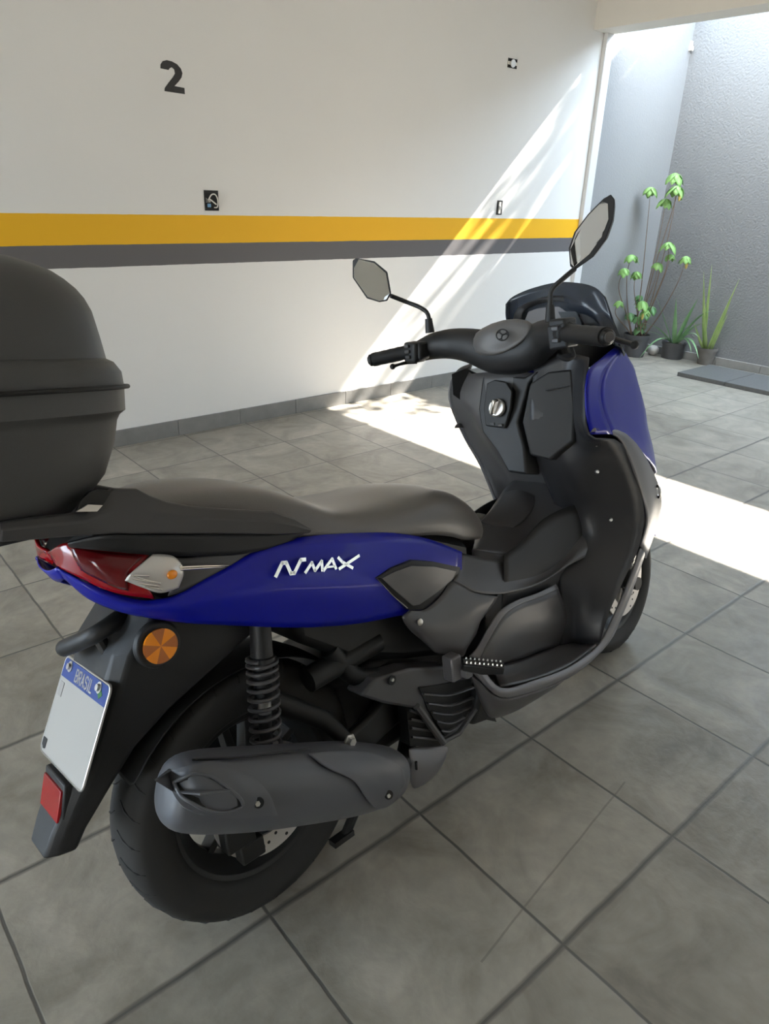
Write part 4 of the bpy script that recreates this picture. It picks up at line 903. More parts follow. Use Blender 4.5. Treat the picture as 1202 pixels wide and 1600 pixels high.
# glove box lid on the right
gl = [(0.942, -0.058, 0.906), (0.961, -0.100, 0.931), (0.991, -0.150, 0.933), (0.975, -0.165, 0.838), (0.961, -0.165, 0.760), (0.933, -0.110, 0.714), (0.922, -0.060, 0.726), (0.918, -0.045, 0.812)]
b = MB(); b.prism([Vector(p) + Vector((-.014, 0, .004)) for p in gl], (.05, 0, -.012)); b.build('glove_box_lid', M_BLK, S, bevel=.006, seg=3)
b = MB(); b.tube([Vector((0.951, -0.100, 0.885)) + Vector((-.016, 0, .004)), Vector((0.980, -0.150, 0.894)) + Vector((-.016, 0, .004))], .004, 8, flat=.4); b.build('glove_box_handle', M_GREY, S)
for p in ((0.992, -0.200, 0.681), (1.040, -0.205, 0.543), (0.993, -0.200, 0.749)):
    b = MB(); b.lathe([(-.004, .0001), (-.004, .0055), (.004, .005), (.007, .003), (.007, .0001)], Vector(p) + Vector((-.006, -.004, 0)), (-.8, -.5, .2), 12); b.build('shield_screw', M_STEEL, S)
# outer grey side band
g1 = [(0.920, -0.229, 0.791), (1.005, -0.236, 0.774), (1.056, -0.242, 0.729), (1.145, -0.243, 0.562), (1.157, -0.243, 0.503), (1.123, -0.242, 0.452)]
g2 = [(0.928, -0.231, 0.798), (1.035, -0.236, 0.772), (1.113, -0.238, 0.717), (1.201, -0.232, 0.585), (1.198, -0.236, 0.502), (1.139, -0.240, 0.429)]
g3 = [(0.943, -0.231, 0.801), (1.083, -0.226, 0.762), (1.207, -0.212, 0.672), (1.318, -0.190, 0.552), (1.279, -0.205, 0.475), (1.164, -0.230, 0.405)]
g4 = [(0.979, -0.226, 0.794), (1.152, -0.205, 0.735), (1.308, -0.175, 0.623), (1.435, -0.140, 0.499), (1.372, -0.165, 0.445), (1.199, -0.215, 0.387)]
g5 = [(1.12, -.20, .80), (1.28, -.15, .70), (1.38, -.10, .62), (1.46, -.06, .52), (1.40, -.10, .44), (1.18, -.18, .40)]
for f in (0, 1):
    r = G(g1, g2, g3, g4, g5); r = [[(p[0] - .01, -p[1] * .84, p[2]) for p in q] for q in r] if f else r
    spatch('front_side_panel', r, M_SILV, S, n=4, thick=.004)
# blue fairing: narrow inner return and the broad outer face
i1 = [(1.150, -0.165, 0.969), (1.040, -0.192, 0.953), (0.951, -0.214, 0.936), (0.921, -0.222, 0.885), (0.915, -0.227, 0.830), (0.924, -0.230, 0.788)]
i2 = [(1.186, -0.168, 0.963), (1.115, -0.190, 0.951), (1.021, -0.214, 0.924), (0.979, -0.226, 0.884), (0.976, -0.233, 0.839), (1.004, -0.238, 0.774)]
i3 = [(1.225, -0.160, 0.939), (1.181, -0.175, 0.917), (1.121, -0.195, 0.879), (1.096, -0.208, 0.831), (1.105, -0.212, 0.776), (1.190, -0.200, 0.700)]
i4 = [(1.303, -0.135, 0.886), (1.327, -0.140, 0.833), (1.344, -0.145, 0.776), (1.348, -0.150, 0.724), (1.372, -0.152, 0.660), (1.397, -0.150, 0.582)]
i5 = [(1.26, -.08, .90), (1.33, -.07, .88), (1.38, -.06, .82), (1.42, -.05, .76), (1.455, -.04, .66), (1.49, -.04, .54)]
i6 = [(1.27, .0, .905), (1.345, .0, .885), (1.395, .0, .825), (1.435, .0, .765), (1.47, .0, .665), (1.505, .0, .54)]
for f in (0, 1):
    for nm, r in (('fairing_return', G(i1, i2)), ('front_fairing', G(i2, i3, i4, i5, i6)))[f:]:
        spatch(nm, [[(p[0] + .05, -p[1] * .72, p[2] - .01) for p in q] for q in r] if f else r, M_BLUE, S, n=4, thick=.004)
b = MB(); b.lathe([(0, .020), (.004, .018), (.004, .014), (0, .012)], Vector((1.309, -0.185, 0.548)) + Vector((.004, -.010, 0)), (.72, -.70, 0), 24, closed=True); b.build('emblem_ring', M_STEEL, S)
# front pieces not visible from behind: headlamp and nose
b = MB(); b.loft([[(1.28, -.15, .70), (1.28, .15, .70), (1.28, .12, .50), (1.28, -.12, .50)], [(1.40, -.10, .68), (1.40, .10, .68), (1.40, .08, .50), (1.40, -.08, .50)], [(1.455, -.04, .64), (1.455, .04, .64), (1.455, .04, .52), (1.455, -.04, .52)]]); b.build('headlamp', M_CLEAR, S, bevel=.01)
b = MB(); b.loft([[(1.12, -.19, .86), (1.12, .19, .86), (1.10, .17, .46), (1.10, -.17, .46)], [(1.28, -.14, .80), (1.28, .14, .80), (1.26, .12, .48), (1.26, -.12, .48)]]); b.build('nose_core', M_DARK, S, bevel=.02)

# dashboard hood and wind screen
h1 = [(1.153, 0.155, 1.052), (1.168, 0.150, 1.088), (1.160, 0.090, 1.108), (1.163, 0.030, 1.114), (1.160, -0.030, 1.107), (1.153, -0.080, 1.076), (1.146, -0.105, 1.026)]
h1b = [(1.159, 0.130, 1.054), (1.169, 0.125, 1.081), (1.170, 0.085, 1.095), (1.161, 0.030, 1.099), (1.156, -0.020, 1.093), (1.153, -0.060, 1.068), (1.147, -0.085, 1.024)]
h2 = [(1.16, .155, 1.03), (1.17, .150, 1.08), (1.19, .09, 1.105), (1.195, .03, 1.115), (1.19, -.03, 1.112), (1.17, -.10, 1.09), (1.15, -.155, 1.02)]
spatch('dash_hood', G(h1b, h1, h2), M_BLK, S, n=4, thick=.004)
b = MB(); b.prism([(Vector(p) + Vector((.012, 0, 0))) for p in ((1.151, 0.125, 1.050), (1.166, 0.118, 1.079), (1.169, 0.080, 1.089), (1.150, -0.020, 1.088), (1.155, -0.055, 1.065), (1.149, -0.080, 1.021), (1.141, -0.070, 0.996), (1.150, 0.090, 1.004))], (.03, 0, 0)); dp = b.build('instrument_panel', M_SILV, S, bevel=.003)
b = MB(); b.prism([(Vector(p) + Vector((.008, 0, 0))) for p in ((1.139, -0.002, 1.072), (1.143, -0.055, 1.068), (1.145, -0.075, 1.025), (1.145, -0.020, 1.029))], (.006, 0, 0)); b.build('instrument_display', M_LCD, dp, bevel=.002)
b = MB(); b.loft([[(1.02, -.10, .99), (1.02, .11, .99), (1.02, .10, .93), (1.02, -.12, .93)], [(1.20, -.15, 1.02), (1.20, .15, 1.02), (1.22, .14, .92), (1.22, -.14, .92)]]); b.build('dash_base', M_BLK, S, bevel=.01)
w1 = [(1.152, 0.175, 1.107), (1.167, 0.160, 1.125), (1.174, 0.100, 1.141), (1.172, 0.010, 1.148), (1.164, -0.060, 1.138), (1.159, -0.110, 1.123), (1.151, -0.145, 1.096)]
w2 = [(1.163, 0.185, 1.063), (1.182, 0.170, 1.060), (1.190, 0.110, 1.069), (1.175, 0.010, 1.074), (1.146, -0.080, 1.069), (1.149, -0.130, 1.056), (1.151, -0.165, 1.038)]
w3 = [(1.20, .19, 1.00), (1.215, .17, 1.00), (1.24, .11, 1.0), (1.25, .01, 1.0), (1.235, -.09, 1.0), (1.123, -0.165, 0.993), (1.141, -0.190, 0.977)]
w4 = [(1.20, .19, .95), (1.225, .17, .95), (1.25, .11, .95), (1.265, .01, .95), (1.25, -.10, .95), (1.20, -.165, .955), (1.162, -0.188, 0.946)]
spatch('wind_screen', G(w1, w2, w3, w4), M_SMOKE, S, n=5, thick=.004)

# ------------------------------------------------ handlebar
hb = [((0.874, 0.270, 1.009), .028, .029), ((0.890, 0.235, 1.018), .031, .035), ((0.908, 0.185, 1.020), .033, .040), ((0.916, 0.125, 1.011), .036, .045), ((0.927, 0.060, 0.991), .041, .054), ((0.929, 0.000, 0.988), .043, .057), ((0.934, -0.050, 0.993), .041, .052), ((0.931, -0.100, 1.017), .037, .044), ((0.908, -0.145, 1.026), .032, .035), ((0.891, -0.185, 1.029), .027, .027)]
secs = []
for i, (p, ry, rz) in enumerate(hb):
    p = Vector(p); t = (Vector(hb[min(i + 1, 9)][0]) - Vector(hb[max(i - 1, 0)][0])).normalized()
    a = Vector((1, 0, 0)); a = (a - t * a.dot(t)).normalized(); c = t.cross(a)
    secs.append([p + Vector((.012, 0, 0)) + a * cos(2 * pi * k / 16) * ry * 1.15 + c * sin(2 * pi * k / 16) * rz for k in range(17)])
hbar = MB().loft(smooth_grid(secs, 3), closed=False).build('handlebar', M_BLK, S, weld=True, sharp=70)
# centre cap
cp = [(0.924, 0.120, 0.995), (0.928, 0.115, 1.031), (0.935, 0.095, 1.049), (0.956, 0.045, 1.066), (0.963, -0.020, 1.058), (0.958, -0.030, 1.040), (0.942, -0.015, 1.016), (0.931, 0.015, 0.998), (0.927, 0.065, 0.984)]
CAMD = Vector((-.62, -.77, .04))
cc = Vector((0.949, 0.045, 1.023)) + CAMD * .086; n = len(cp); o_ = [Vector(p) + CAMD * .064 for p in cp]; oc_ = sum(o_, Vector()) / n; o_ = [oc_ + (p - oc_) * 1.16 for p in o_]; md = [p.lerp(cc, .22) + CAMD * .010 for p in o_]; m2 = [p.lerp(cc, .6) + CAMD * .004 for p in o_]
b.add([p - CAMD * .03 for p in o_] + o_ + md + m2 + [cc + Vector((-.001, 0, .0005))], [(i, (i + 1) % n, n + (i + 1) % n, n + i) for i in range(n)] + [(n + i, n + (i + 1) % n, 2 * n + (i + 1) % n, 2 * n + i) for i in range(n)] + [(2 * n + i, 2 * n + (i + 1) % n, 3 * n + (i + 1) % n, 3 * n + i) for i in range(n)] + [(3 * n + i, 3 * n + (i + 1) % n, 4 * n) for i in range(n)])
M_CAP = mat('satin_grey_cap', (.105, .100, .098, 1), .45)
cap = b.build('handlebar_cap', M_CAP, hbar, sub=1)
# round emblem: a ring with three prongs
en = (Vector((-.556, -1.153, 1.106)) - cc).normalized(); en = Vector((-.70, -.55, .42)).normalized(); eu = en.cross(Vector((0, 1, 0))).normalized(); er = eu.cross(en)
ec = cc + CAMD * .004 + Vector((0.931, 0.045, 1.032)) - Vector((0.949, 0.045, 1.023))
b = MB(); ri = []
for k in range(25): ri.append(ec + (eu * cos(2 * pi * k / 24) + er * sin(2 * pi * k / 24)) * .0145)
b.tube(ri, .0016, 6, cap=False)
for k in range(3):
    a = 2 * pi * k / 3; d = eu * cos(a) + er * sin(a); b.tube([ec, ec + d * .012], [.0022, .0016], 6)
    s_ = er * cos(a) - eu * sin(a); b.tube([ec + d * .012 - s_ * .0045, ec + d * .009, ec + d * .012 + s_ * .0045], .0012, 6)
b.build('emblem', M_BLK, hbar)
# grips, switch housings, levers
def lerp(a, c, t): return Vector(a).lerp(Vector(c), t)
LG0, LG1 = Vector((0.782, 0.355, 1.000)), Vector((0.843, 0.268, 1.012)); RG0, RG1 = Vector((0.791, -0.355, 1.020)), Vector((0.861, -0.215, 1.029))
for g0, g1_, r in ((LG0, LG1, .0185), (RG0, RG1, .0200)):
    d = (g1_ - g0); L = d.length; d.normalize()
    b = MB(); b.lathe([(-.012, .0001), (-.012, .012), (-.008, .0165), (-.002, .0168), (0, .0145)] + [(L * k / 10, r * (1.0 + (.04 if k % 2 else 0) + (.10 if k == 10 else 0))) for k in range(11)] + [(L, .0001)], g0, d, 24); b.build('grip', M_BLK, hbar, sharp=60)
    b = MB(); b.lathe([(-.014, .0001), (-.014, .010), (-.011, .0125), (-.011, .0001)], g0, d, 20); b.build('bar_end', M_GREY, hbar)
b = MB(); b.box(lerp(LG0, LG1, 1.12) + Vector((.0, 0, -.004)), (.046, .046, .054), Matrix.Rotation(.1, 3, 'X')); b.box(lerp(LG0, LG1, 1.25) + Vector((.0, 0, -.004)), (.04, .04, .048)); sw = b.build('switch_housing', M_BLK, hbar, bevel=.008, seg=3)
for dz_, m_ in ((.014, M_GREY), (0, M_GREY), (-.015, M_RAIL)):
    b = MB(); b.box(lerp(LG0, LG1, 1.10) + Vector((-.025, 0, dz_)), (.008, .016, .009)); b.build('switch_button', m_, sw, bevel=.002)
b = MB(); b.box(lerp(RG0, RG1, 1.10) + Vector((0, 0, -.006)), (.050, .050, .056), Matrix.Rotation(-.1, 3, 'X')); b.tube([lerp(RG0, RG1, .95), lerp(RG0, RG1, 1.2)], .027, 20); sw = b.build('switch_housing', M_BLK, hbar, bevel=.006, seg=3)
for dz_ in (.012, -.014):
    b = MB(); b.box(lerp(RG0, RG1, 1.10) + Vector((-.028, 0, dz_)), (.008, .018, .010)); b.build('switch_button', M_GREY, sw, bevel=.002)
b = MB(); b.tube(catmull([(0.889, -0.170, 0.979), (0.894, -0.190, 0.968), (0.911, -0.200, 0.974), (0.902, -0.200, 0.998)], 4), .005, 8); b.build('throttle_cable', M_BLK, S)
b = MB(); b.tube(catmull([(0.895, 0.300, 0.978), (0.865, 0.315, 0.980), (0.843, 0.335, 0.975)], 4), [.007] * 6 + [.006, .006, .007], 10, flat=.7); b.ball((0.838, 0.338, 0.974), .0085, 10); b.build('brake_lever', M_BLK, hbar)
b = MB(); b.tube(catmull([(.86, -.22, 1.01), (.885, -.29, 1.015), (0.868, -0.345, 1.004), (0.866, -0.375, 0.995)], 4), .007, 10, flat=.8); b.ball((0.865, -0.377, 0.995), .0095, 10); b.build('brake_lever', M_BLK, hbar)
b = MB(); b.box((.87, -.20, 1.045), (.05, .045, .035)); b.build('brake_reservoir', M_BLK, hbar, bevel=.006)
# mirrors: stem, shell, glass
def mirror(stem, shell, glass, depth, tilt):
    b = MB(); b.tube(catmull(stem, 4), .0058, 12); b.tube([stem[0], Vector(stem[0]).lerp(Vector(stem[1]), .8)], [.0125, .0095], 14); m = b.build('mirror', M_BLK, hbar)
    sh = [Vector(p) for p in shell]; n = len(sh); c = sum(sh, Vector()) / n; N = Vector(tilt)
    back = [p.lerp(c, .22) + N * depth for p in sh]; bb = [p.lerp(c, .65) + N * depth * 1.5 for p in sh]
    MB().add(sh + back + bb + [c + N * depth * 1.6], [(i, (i + 1) % n, n + (i + 1) % n, n + i) for i in range(n)] + [(n + i, n + (i + 1) % n, 2 * n + (i + 1) % n, 2 * n + i) for i in range(n)] + [(2 * n + i, 2 * n + (i + 1) % n, 3 * n) for i in range(n)] + [tuple(range(n))]).build('mirror_shell', M_BLK, m, bevel=.003)
    gv = [Vector(p) - N * .0015 for p in glass]
    MB().prism(gv, N * .001).build('mirror_glass', M_MIRROR, m, smooth=False)
mirror([(0.872, 0.215, 1.056), (0.871, 0.215, 1.102), (0.865, 0.235, 1.123), (0.849, 0.275, 1.144), (0.812, 0.288, 1.162)],
       [(0.769, 0.379, 1.266), (0.774, 0.368, 1.271), (0.796, 0.321, 1.256), (0.811, 0.290, 1.224), (0.813, 0.286, 1.167), (0.807, 0.298, 1.149), (0.797, 0.320, 1.148), (0.781, 0.352, 1.162), (0.766, 0.384, 1.221)],
       [(0.770, 0.375, 1.245), (0.777, 0.360, 1.265), (0.796, 0.322, 1.250), (0.809, 0.294, 1.220), (0.811, 0.291, 1.168), (0.806, 0.301, 1.154), (0.797, 0.319, 1.153), (0.783, 0.348, 1.167), (0.769, 0.378, 1.220)],
       .016, (.92, .38, 0))
mirror([(0.896, -0.150, 1.056), (0.900, -0.150, 1.103), (0.903, -0.155, 1.128), (0.916, -0.175, 1.147), (0.955, -0.183, 1.167)],
       [(0.962, -0.165, 1.174), (0.959, -0.165, 1.215), (0.948, -0.189, 1.247), (0.928, -0.238, 1.277), (0.906, -0.290, 1.299), (0.897, -0.313, 1.303), (0.894, -0.324, 1.290), (0.899, -0.315, 1.253), (0.912, -0.289, 1.214), (0.929, -0.247, 1.184), (0.955, -0.182, 1.163)],
       [(0.958, -0.173, 1.180), (0.956, -0.174, 1.211), (0.945, -0.198, 1.245), (0.926, -0.243, 1.273), (0.908, -0.288, 1.293), (0.902, -0.304, 1.285), (0.903, -0.304, 1.255), (0.915, -0.280, 1.223), (0.932, -0.238, 1.193), (0.955, -0.183, 1.172)],
       .016, (.93, -.36, .05))

# ------------------------------------------------ top case clipped on the rack (a thing of its own)
case = empty('top_case', MW @ Matrix.Translation((-.345, 0, .898)) @ Matrix.Rotation(radians(5), 4, 'Y'))
tag(case, 'rounded matte dark grey top case on the rack behind the scooter seat', 'top case')
def cpt(p): return Vector(p) - Vector((-.345, 0, .885))
def ov(xf, xr, hw, z, n=48, e=3.2):
    cx = (xf + xr) / 2; hx = (xf - xr) / 2; o = []
    for k in range(n):
        a = 2 * pi * k / n; c, s = cos(a), sin(a)
        o.append(cpt((cx + hx * abs(c) ** (2 / e) * (1 if c > 0 else -1), hw * abs(s) ** (2 / e) * (1 if s > 0 else -1), z)))
    return o
TZ = 1.060
base = [(-.235, -.47, .10, .878), (-.215, -.50, .135, .884), (-.190, -.525, .155, .905), (-.165, -.545, .172, .935), (-.147, -.56, .185, .98), (-.140, -.565, .190, 1.012), (-.136, -.568, .194, 1.020), (-.128, -.575, .201, 1.026), (-.126, -.576, .202, 1.056), (-.132, -.57, .198, 1.0575)]
MB().loft([ov(a, c, h, z) for a, c, h, z in base]).build('case_base', M_CASE, case, sharp=45, bevel=0)
lid = [(-.132, -.57, .198, 1.0605), (-.126, -.576, .202, 1.062), (-.127, -.575, .201, 1.080), (-.136, -.566, .195, 1.094), (-.145, -.56, .188, 1.099), (-.150, -.558, .186, 1.13), (-.156, -.552, .180, 1.165), (-.163, -.546, .174, 1.182), (-.172, -.54, .168, 1.195), (-.185, -.528, .158, 1.208), (-.198, -.515, .148, 1.218), (-.217, -.50, .134, 1.227), (-.238, -.48, .118, 1.235), (-.262, -.455, .095, 1.240), (-.29, -.43, .07, 1.244), (-.33, -.38, .02, 1.246)]
lo = MB().loft([ov(a, c, h, z) for a, c, h, z in lid]).build('case_lid', M_CASE, case, sharp=50)
b = MB(); b.tube(ov(-.121, -.58, .206, 1.0590) + [ov(-.121, -.58, .206, 1.0590)[0]], .0032, 8, cap=False); b.build('case_seal', M_DARK, case)
b = MB(); b.box(cpt((-.575, 0, 1.05)), (.02, .07, .05)); b.build('case_lock', M_DARK, case, bevel=.004)
b = MB(); b.loft([ov(-.225, -.48, .115, .872), ov(-.222, -.482, .118, .884)]); b.build('case_foot', M_GREY, case, bevel=.002)

# ------------------------------------------------ open junction boxes in the wall
def junction(px0, px1, label, kind):
    x0, z1 = px0; x1, z0 = px1; cx, cz = (x0 + x1) / 2, (z0 + z1) / 2; w, h = x1 - x0, z1 - z0
    r = empty('junction_box', Matrix.Translation((cx, YW, cz))); tag(r, label, 'junction box', 'open junction boxes in the wall')
    b = MB(); o = [(-w / 2, 0, -h / 2), (w / 2, 0, -h / 2), (w / 2, 0, h / 2), (-w / 2, 0, h / 2)]; i = [(x * .86, 0, z * .88) for x, _, z in o]
    b.add([(x, -.0025, z) for x, _, z in o] + [(x, -.0025, z) for x, _, z in i] + [(x * .9, -.0005, z * .9) for x, _, z in i], [(k, (k + 1) % 4, 4 + (k + 1) % 4, 4 + k) for k in range(4)] + [(4 + k, 4 + (k + 1) % 4, 8 + (k + 1) % 4, 8 + k) for k in range(4)] + [(8, 9, 10, 11)])
    b.build('box_rim', M_DARK, r, smooth=False)
    if kind == 0:
        b = MB(); b.tube(catmull([(-.020, -.004, .0), (-.004, -.012, .028), (.018, -.014, .030), (.032, -.012, .005), (.030, -.008, -.030), (.012, -.006, -.034)], 5), .0032, 8); b.build('white_cable', M_CREAM, r)
        b = MB(); b.tube(catmull([(-.015, -.004, .010), (.004, -.014, -.006), (.022, -.012, -.018)], 4), .0035, 8); b.build('white_cable', M_CREAM, r)
        for k in range(4):
            b = MB(); b.tube([(-.035, -.004, .012 - k * .007), (-.010, -.010, -.002 - k * .002)], .0014, 6); b.build('bare_wire', M_STEEL, r)
        b = MB(); b.box((-.018, -.008, -.024), (.018, .010, .018)); b.build('blue_connector', mat('connector_blue', (.16, .33, .55, 1), .4), r, bevel=.002)
    else:
        b = MB(); b.box((0, -.005, 0), (w * (.98 if kind == 1 else .34), .006, h * (.34 if kind == 1 else .8))); b.build('socket_strap', M_CREAM, r, bevel=.001)
        b = MB(); b.lathe([(0, w * .26 if kind == 1 else .014), (.006, w * .25 if kind == 1 else .014), (.006, .0001)], (0, -.006, 0), (0, -1, 0), 16); b.build('socket_core', M_STEEL, r, bevel=.001)
junction((1.462, 1.304), (1.546, 1.204), 'open black junction box with loose white cable just above the yellow stripe', 0)
junction((3.770, 2.182), (3.866, 2.126), 'small open junction box with white socket frame high on the wall', 1)
junction((3.790, 1.302), (3.852, 1.205), 'narrow open junction box just above the yellow stripe near the sun streaks', 2)

# painted bay number on the wall
def two(x0, x1, z0, z1):
    P = [(0.0, .72), (.02, .84), (.12, .95), (.30, 1.0), (.52, .985), (.74, .92), (.90, .80), (.955, .66), (.90, .52), (.76, .38), (.56, .22), (1.0, .20), (1.0, .0), (.10, .02), (.12, .12), (.30, .30), (.52, .50), (.62, .62), (.60, .74), (.50, .80), (.40, .76), (.35, .70)]
    return [(x0 + u * (x1 - x0), YW - .0012, z0 + v * (z1 - z0)) for u, v in P]
o = two(1.274, 1.393, 1.737, 1.872)
M_NUM = mat('black_wall_paint', (.035, .033, .033, 1), .6, noise=.3, nscale=60)
me = bpy.data.meshes.new('painted_number'); bm_ = bmesh.new(); vs = [bm_.verts.new(p) for p in o]; e_ = [bm_.edges.new((vs[i], vs[(i + 1) % len(vs)])) for i in range(len(vs))]
bmesh.ops.triangle_fill(bm_, edges=e_, use_beauty=True); bm_.to_mesh(me); bm_.free(); me.materials.append(M_NUM)
num = bpy.data.objects.new('painted_number', me); COL.objects.link(num); s_ = num.modifiers.new('solid', 'SOLIDIFY'); s_.thickness = .001
tag(num, 'black stencilled number 2 painted high on the white wall', 'wall number')
# small bracket under the top of the outer corner
b = MB(); b.box((6.030, 3.304, 2.539), (.03, .035, .07)); b.tube([(6.03, 3.28, 2.53), (6.0, 3.26, 2.50)], .010, 8); wb = b.build('wall_hook', M_CREAM, bevel=.004); tag(wb, 'small white hook high in the corner of the stucco walls', 'hook')

# ------------------------------------------------ stone slab and potted plants by the far wall
sb = MB()
for y0, y1 in ((2.06, 2.465), (1.655, 2.055), (1.25, 1.65), (.845, 1.245)): sb.box((5.565, (y0 + y1) / 2, .017), (.55, y1 - y0, .034))
tag(sb.build('stone_slab', M_GRANITE, smooth=False, bevel=.003), 'low dark granite slab lying on the floor before the far wall', 'slab')

M_POT = mat('grey_pot', (.055, .055, .058, 1), .55, noise=.25, nscale=20)
M_POT2 = mat('dusty_pot', (.12, .11, .10, 1), .7, noise=.5, nscale=14)
M_SOIL = mat('soil', (.05, .035, .022, 1), .95, noise=.4, nscale=60, bump=1, bscale=80)
def leafmat(name, c1, c2):
    m = mat(name, c1, .45, noise=.0); nt = m.node_tree; b_ = nt.nodes['Principled BSDF']
    n = nt.nodes.new('ShaderNodeTexNoise'); n.inputs['Scale'].default_value = 18; tc = nt.nodes.new('ShaderNodeTexCoord'); nt.links.new(tc.outputs['Object'], n.inputs['Vector'])
    mx = nt.nodes.new('ShaderNodeMix'); mx.data_type = 'RGBA'; mx.inputs[6].default_value = c1; mx.inputs[7].default_value = c2; nt.links.new(n.outputs['Fac'], mx.inputs[0]); nt.links.new(mx.outputs[2], b_.inputs['Base Color'])
    b_.inputs['Subsurface Weight'].default_value = .0
    return m
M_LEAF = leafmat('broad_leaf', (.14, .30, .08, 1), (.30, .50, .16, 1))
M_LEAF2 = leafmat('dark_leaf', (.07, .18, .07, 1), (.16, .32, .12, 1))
M_ALOE = leafmat('aloe_leaf', (.13, .27, .12, 1), (.24, .40, .20, 1))
M_SANS = leafmat('striped_leaf', (.22, .36, .10, 1), (.42, .52, .22, 1))
M_STEM = mat('woody_stem', (.16, .11, .075, 1), .8, noise=.3, nscale=30)
M_DRY = mat('dry_leaf', (.50, .38, .10, 1), .6)
def pot(c, r0, r1, h, m, soil=.85):
    b = MB(); b.lathe([(0, .001), (0, r0), (h * .84, r0 + (r1 - r0) * .84), (h * .84, r1 * 1.04), (h, r1 * 1.06), (h, r1 * .98), (h * soil, r1 * .92), (h * soil, .001)], c, (0, 0, 1), 32)
    return b
def blade(b, base, tip, w, sag=0.0, up=Vector((0, 0, 1)), n=8, th=.25, side=None):
    """thick tapering succulent leaf"""
    base = Vector(base); tip = Vector(tip); d = tip - base; sd = side or d.cross(up)
    if sd.length < 1e-4: sd = Vector((1, 0, 0))
    sd.normalize(); nr = sd.cross(d).normalized(); secs = []
    for i in range(n + 1):
        t = i / n; p = base + d * t + up * (sag * 4 * t * (1 - t)); ww = w * (1 - t ** 1.8) * (.75 + .5 * min(1, t * 3) - .25 * t) + .0006
        secs.append([p - sd * ww, p - sd * ww * .4 - nr * ww * th * 1.4, p + sd * ww * .4 - nr * ww * th * 1.4, p + sd * ww, p + nr * ww * th * .2])
    b.loft(secs)
def umbrella(b, c, r, nl, seed):
    """whorl of drooping broad leaflets"""
    rnd = random.Random(seed); c = Vector(c)
    for k in range(nl):
        a = 2 * pi * k / nl + rnd.uniform(-.25, .25); d = Vector((cos(a), sin(a), 0)); s = Vector((-sin(a), cos(a), 0)); L = r * rnd.uniform(.85, 1.15); W = L * .42; dr = rnd.uniform(.75, 1.1)
        rows = []
        for i in range(6):
            t = i / 5; p = c + d * L * (t ** .9) * .80 + Vector((0, 0, -L * dr * t ** 2)); w = W * sin(pi * min(1, .10 + t * .88)) ** .8
            rows.append([p - s * w + Vector((0, 0, -w * .25)), p + Vector((0, 0, .0)), p + s * w + Vector((0, 0, -w * .25))])
        b.loft(rows, closed=False)

# tall shrub
p1 = Vector((5.669, 3.141, 0.000)); p1.x += .05
root = empty('potted_shrub', Matrix.Translation(p1)); tag(root, 'tall leggy plant with drooping light green leaf whorls in a grey pot', 'potted plant')
r1_ = .115; pot((0, 0, 0), .085, r1_, .205, M_POT).build('pot', M_POT, root, sharp=40)
b = MB(); b.lathe([(0, .001), (0, .10), (.006, .09), (.008, .001)], (0, 0, .180), (0, 0, 1), 24); b.build('soil', M_SOIL, root)
b = MB(); lf = MB(); l2 = MB()
def rel(p): return Vector(p) - p1
ends = [((5.660, 3.020, 1.561), (5.660, 2.971, 1.415)), ((5.620, 2.965, 1.463), (5.620, 2.953, 1.166)), ((5.600, 3.193, 1.449), (5.600, 3.158, 1.104)), ((5.660, 3.065, 1.363), (5.660, 3.061, 1.057)), ((5.550, 2.902, 1.027), (5.550, 2.885, 0.812)), ((5.600, 2.891, 0.930), (5.580, 2.903, 0.756)), ((5.500, 2.697, 0.932), (5.520, 2.734, 0.734)), ((5.560, 2.973, 0.856), (5.560, 2.976, 0.696)),
        ((5.480, 3.221, 0.906), (5.480, 3.206, 0.730)), ((5.400, 3.238, 0.795), (5.420, 3.231, 0.621)), ((5.520, 3.136, 0.768), (5.540, 3.151, 0.624)), ((5.500, 3.019, 0.532), (5.520, 3.052, 0.416)), ((5.550, 3.002, 0.454), (5.550, 3.040, 0.359)), ((5.400, 3.271, 0.518), (5.450, 3.246, 0.394))]
bases = [(0, 0), (.02, -.03), (-.02, .02), (.03, .02), (.01, -.04), (-.03, -.01), (.02, -.05), (.0, .03), (-.02, .04), (-.04, .03), (.04, .0), (.03, -.03), (.0, -.05), (-.04, .02), (-.05, .04)]
for i, ((e, m_), (bx_, by_)) in enumerate(zip(ends, bases)):
    e = rel(e); m_ = rel(m_); e.y = min(e.y, 3.19 - p1.y); m_.y = min(m_.y, 3.24 - p1.y); pts = [(bx_, by_, .18), Vector((bx_, by_, .18)).lerp(m_, .5) + Vector((.01 * sin(i * 2.1), .02 * cos(i * 1.7), -.02)), m_, e]
    b.tube(catmull(pts, 5), [.006 * (1 - .7 * k / 15) for k in range(16)], 6)
    umbrella(lf, e, (.062, .068, .056, .056, .062, .040, .048, .050, .056, .056, .050, .052, .045, .042, .030)[i] * 1.45, 7, i)
b.build('stem', M_STEM, root)
lf.build('foliage', M_LEAF, root, solid=.001)
rnd = random.Random(3)
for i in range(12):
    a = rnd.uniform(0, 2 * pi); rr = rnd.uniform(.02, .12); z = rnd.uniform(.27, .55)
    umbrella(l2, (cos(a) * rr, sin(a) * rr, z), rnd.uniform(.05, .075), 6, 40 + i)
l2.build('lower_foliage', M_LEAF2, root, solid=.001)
dl = MB()
for e in ((5.600, 2.910, 1.396), (5.500, 2.997, 0.425), (5.490, 2.676, 0.884)):
    c = rel(e); dl.loft([[c + Vector((0, -w, -t * .055)), c + Vector((-.004, 0, -t * .055)), c + Vector((0, w, -t * .055))] for t, w in ((0, .004), (.4, .014), (.8, .009), (1, .001))], closed=False)
dl.build('withered_leaf', M_DRY, root, solid=.001)

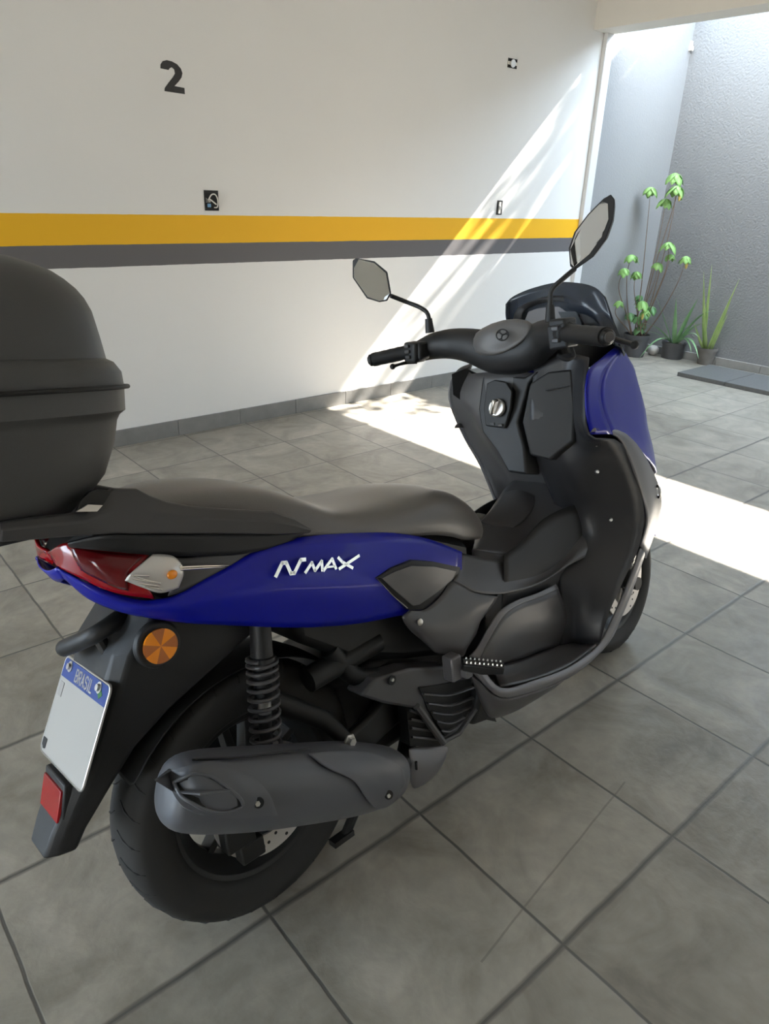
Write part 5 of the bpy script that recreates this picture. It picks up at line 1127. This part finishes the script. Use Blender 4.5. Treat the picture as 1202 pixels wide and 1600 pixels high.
# aloe
p2 = Vector((5.915, 2.894, 0.000)); p2.x += .05
root = empty('potted_aloe', Matrix.Translation(p2)); tag(root, 'spiky aloe with arching leaves in a low round grey pot between two plants', 'potted plant')
pot((0, 0, 0), .092, .105, .150, M_POT).build('pot', M_POT, root, sharp=40)
b = MB(); b.lathe([(0, .001), (0, .088), (.006, .08), (.008, .001)], (0, 0, .128), (0, 0, 1), 24); b.build('soil', M_SOIL, root)
def rel2(p): return Vector(p) - p2
for (tip, w, sg) in (((5.840, 3.103, 0.547), .022, .02), ((5.800, 2.673, 0.573), .020, .03), ((5.720, 2.831, 0.564), .020, 0), ((5.800, 2.480, 0.491), .015, .10), ((5.660, 2.520, 0.274), .016, .07), ((5.620, 3.068, 0.321), .016, .05), ((5.700, 3.074, 0.239), .014, .03), ((5.580, 3.006, 0.005), .015, .11), ((5.600, 2.459, 0.115), .016, .11), ((5.660, 2.560, 0.135), .014, .09), ((5.720, 2.498, 0.397), .014, .06)):
    b = MB(); t = rel2(tip); bs = Vector((t.x * .06, t.y * .08, .135)); blade(b, bs, t, w, sg); b.build('leaf', M_ALOE, root, sharp=60)
# snake plant
p3 = Vector((5.963, 2.580, 0.000)); p3.x += .02
root = empty('potted_snake_plant', Matrix.Translation(p3)); tag(root, 'upright plant with thin pointed yellow-green leaves in a small dusty pot', 'potted plant')
pot((0, 0, 0), .062, .086, .150, M_POT2).build('pot', M_POT2, root, sharp=40)
b = MB(); b.lathe([(0, .001), (0, .072), (.006, .066), (.008, .001)], (0, 0, .128), (0, 0, 1), 24); b.build('soil', M_SOIL, root)
for (tip, w, bx_, by_) in (((5.720, 2.574, 0.876), .013, 0, .04), ((5.760, 2.652, 0.806), .012, .01, .035), ((5.700, 2.609, 0.750), .010, -.01, .01), ((5.760, 2.336, 0.780), .013, 0, -.005), ((5.720, 2.350, 0.602), .013, .01, -.03), ((5.700, 2.339, 0.501), .010, -.01, -.035), ((5.700, 2.612, 0.382), .011, -.01, .035), ((5.740, 2.536, 0.417), .010, .01, .015)):
    b = MB(); t = Vector(tip) - p3; blade(b, (bx_, by_, .13), t, w * 1.35, .0, up=Vector((0, 0, 1)), side=Vector((.3, 1, 0)), th=.6); 
    b.build('leaf', M_SANS, root, sharp=60)
# small bundle between the pots
b = MB(); q = Vector((5.898, 3.070, 0.000)); b.ball(q + Vector((.03, 0, .045)), .05, 12, (1, 1.1, .95)); bb = b.build('cloth_bundle', mat('pale_cloth', (.5, .48, .45, 1), .9, noise=.2, nscale=30, bump=.5, bscale=60)); tag(bb, 'small pale crumpled bundle on the floor between the tall plant and the aloe', 'bundle')
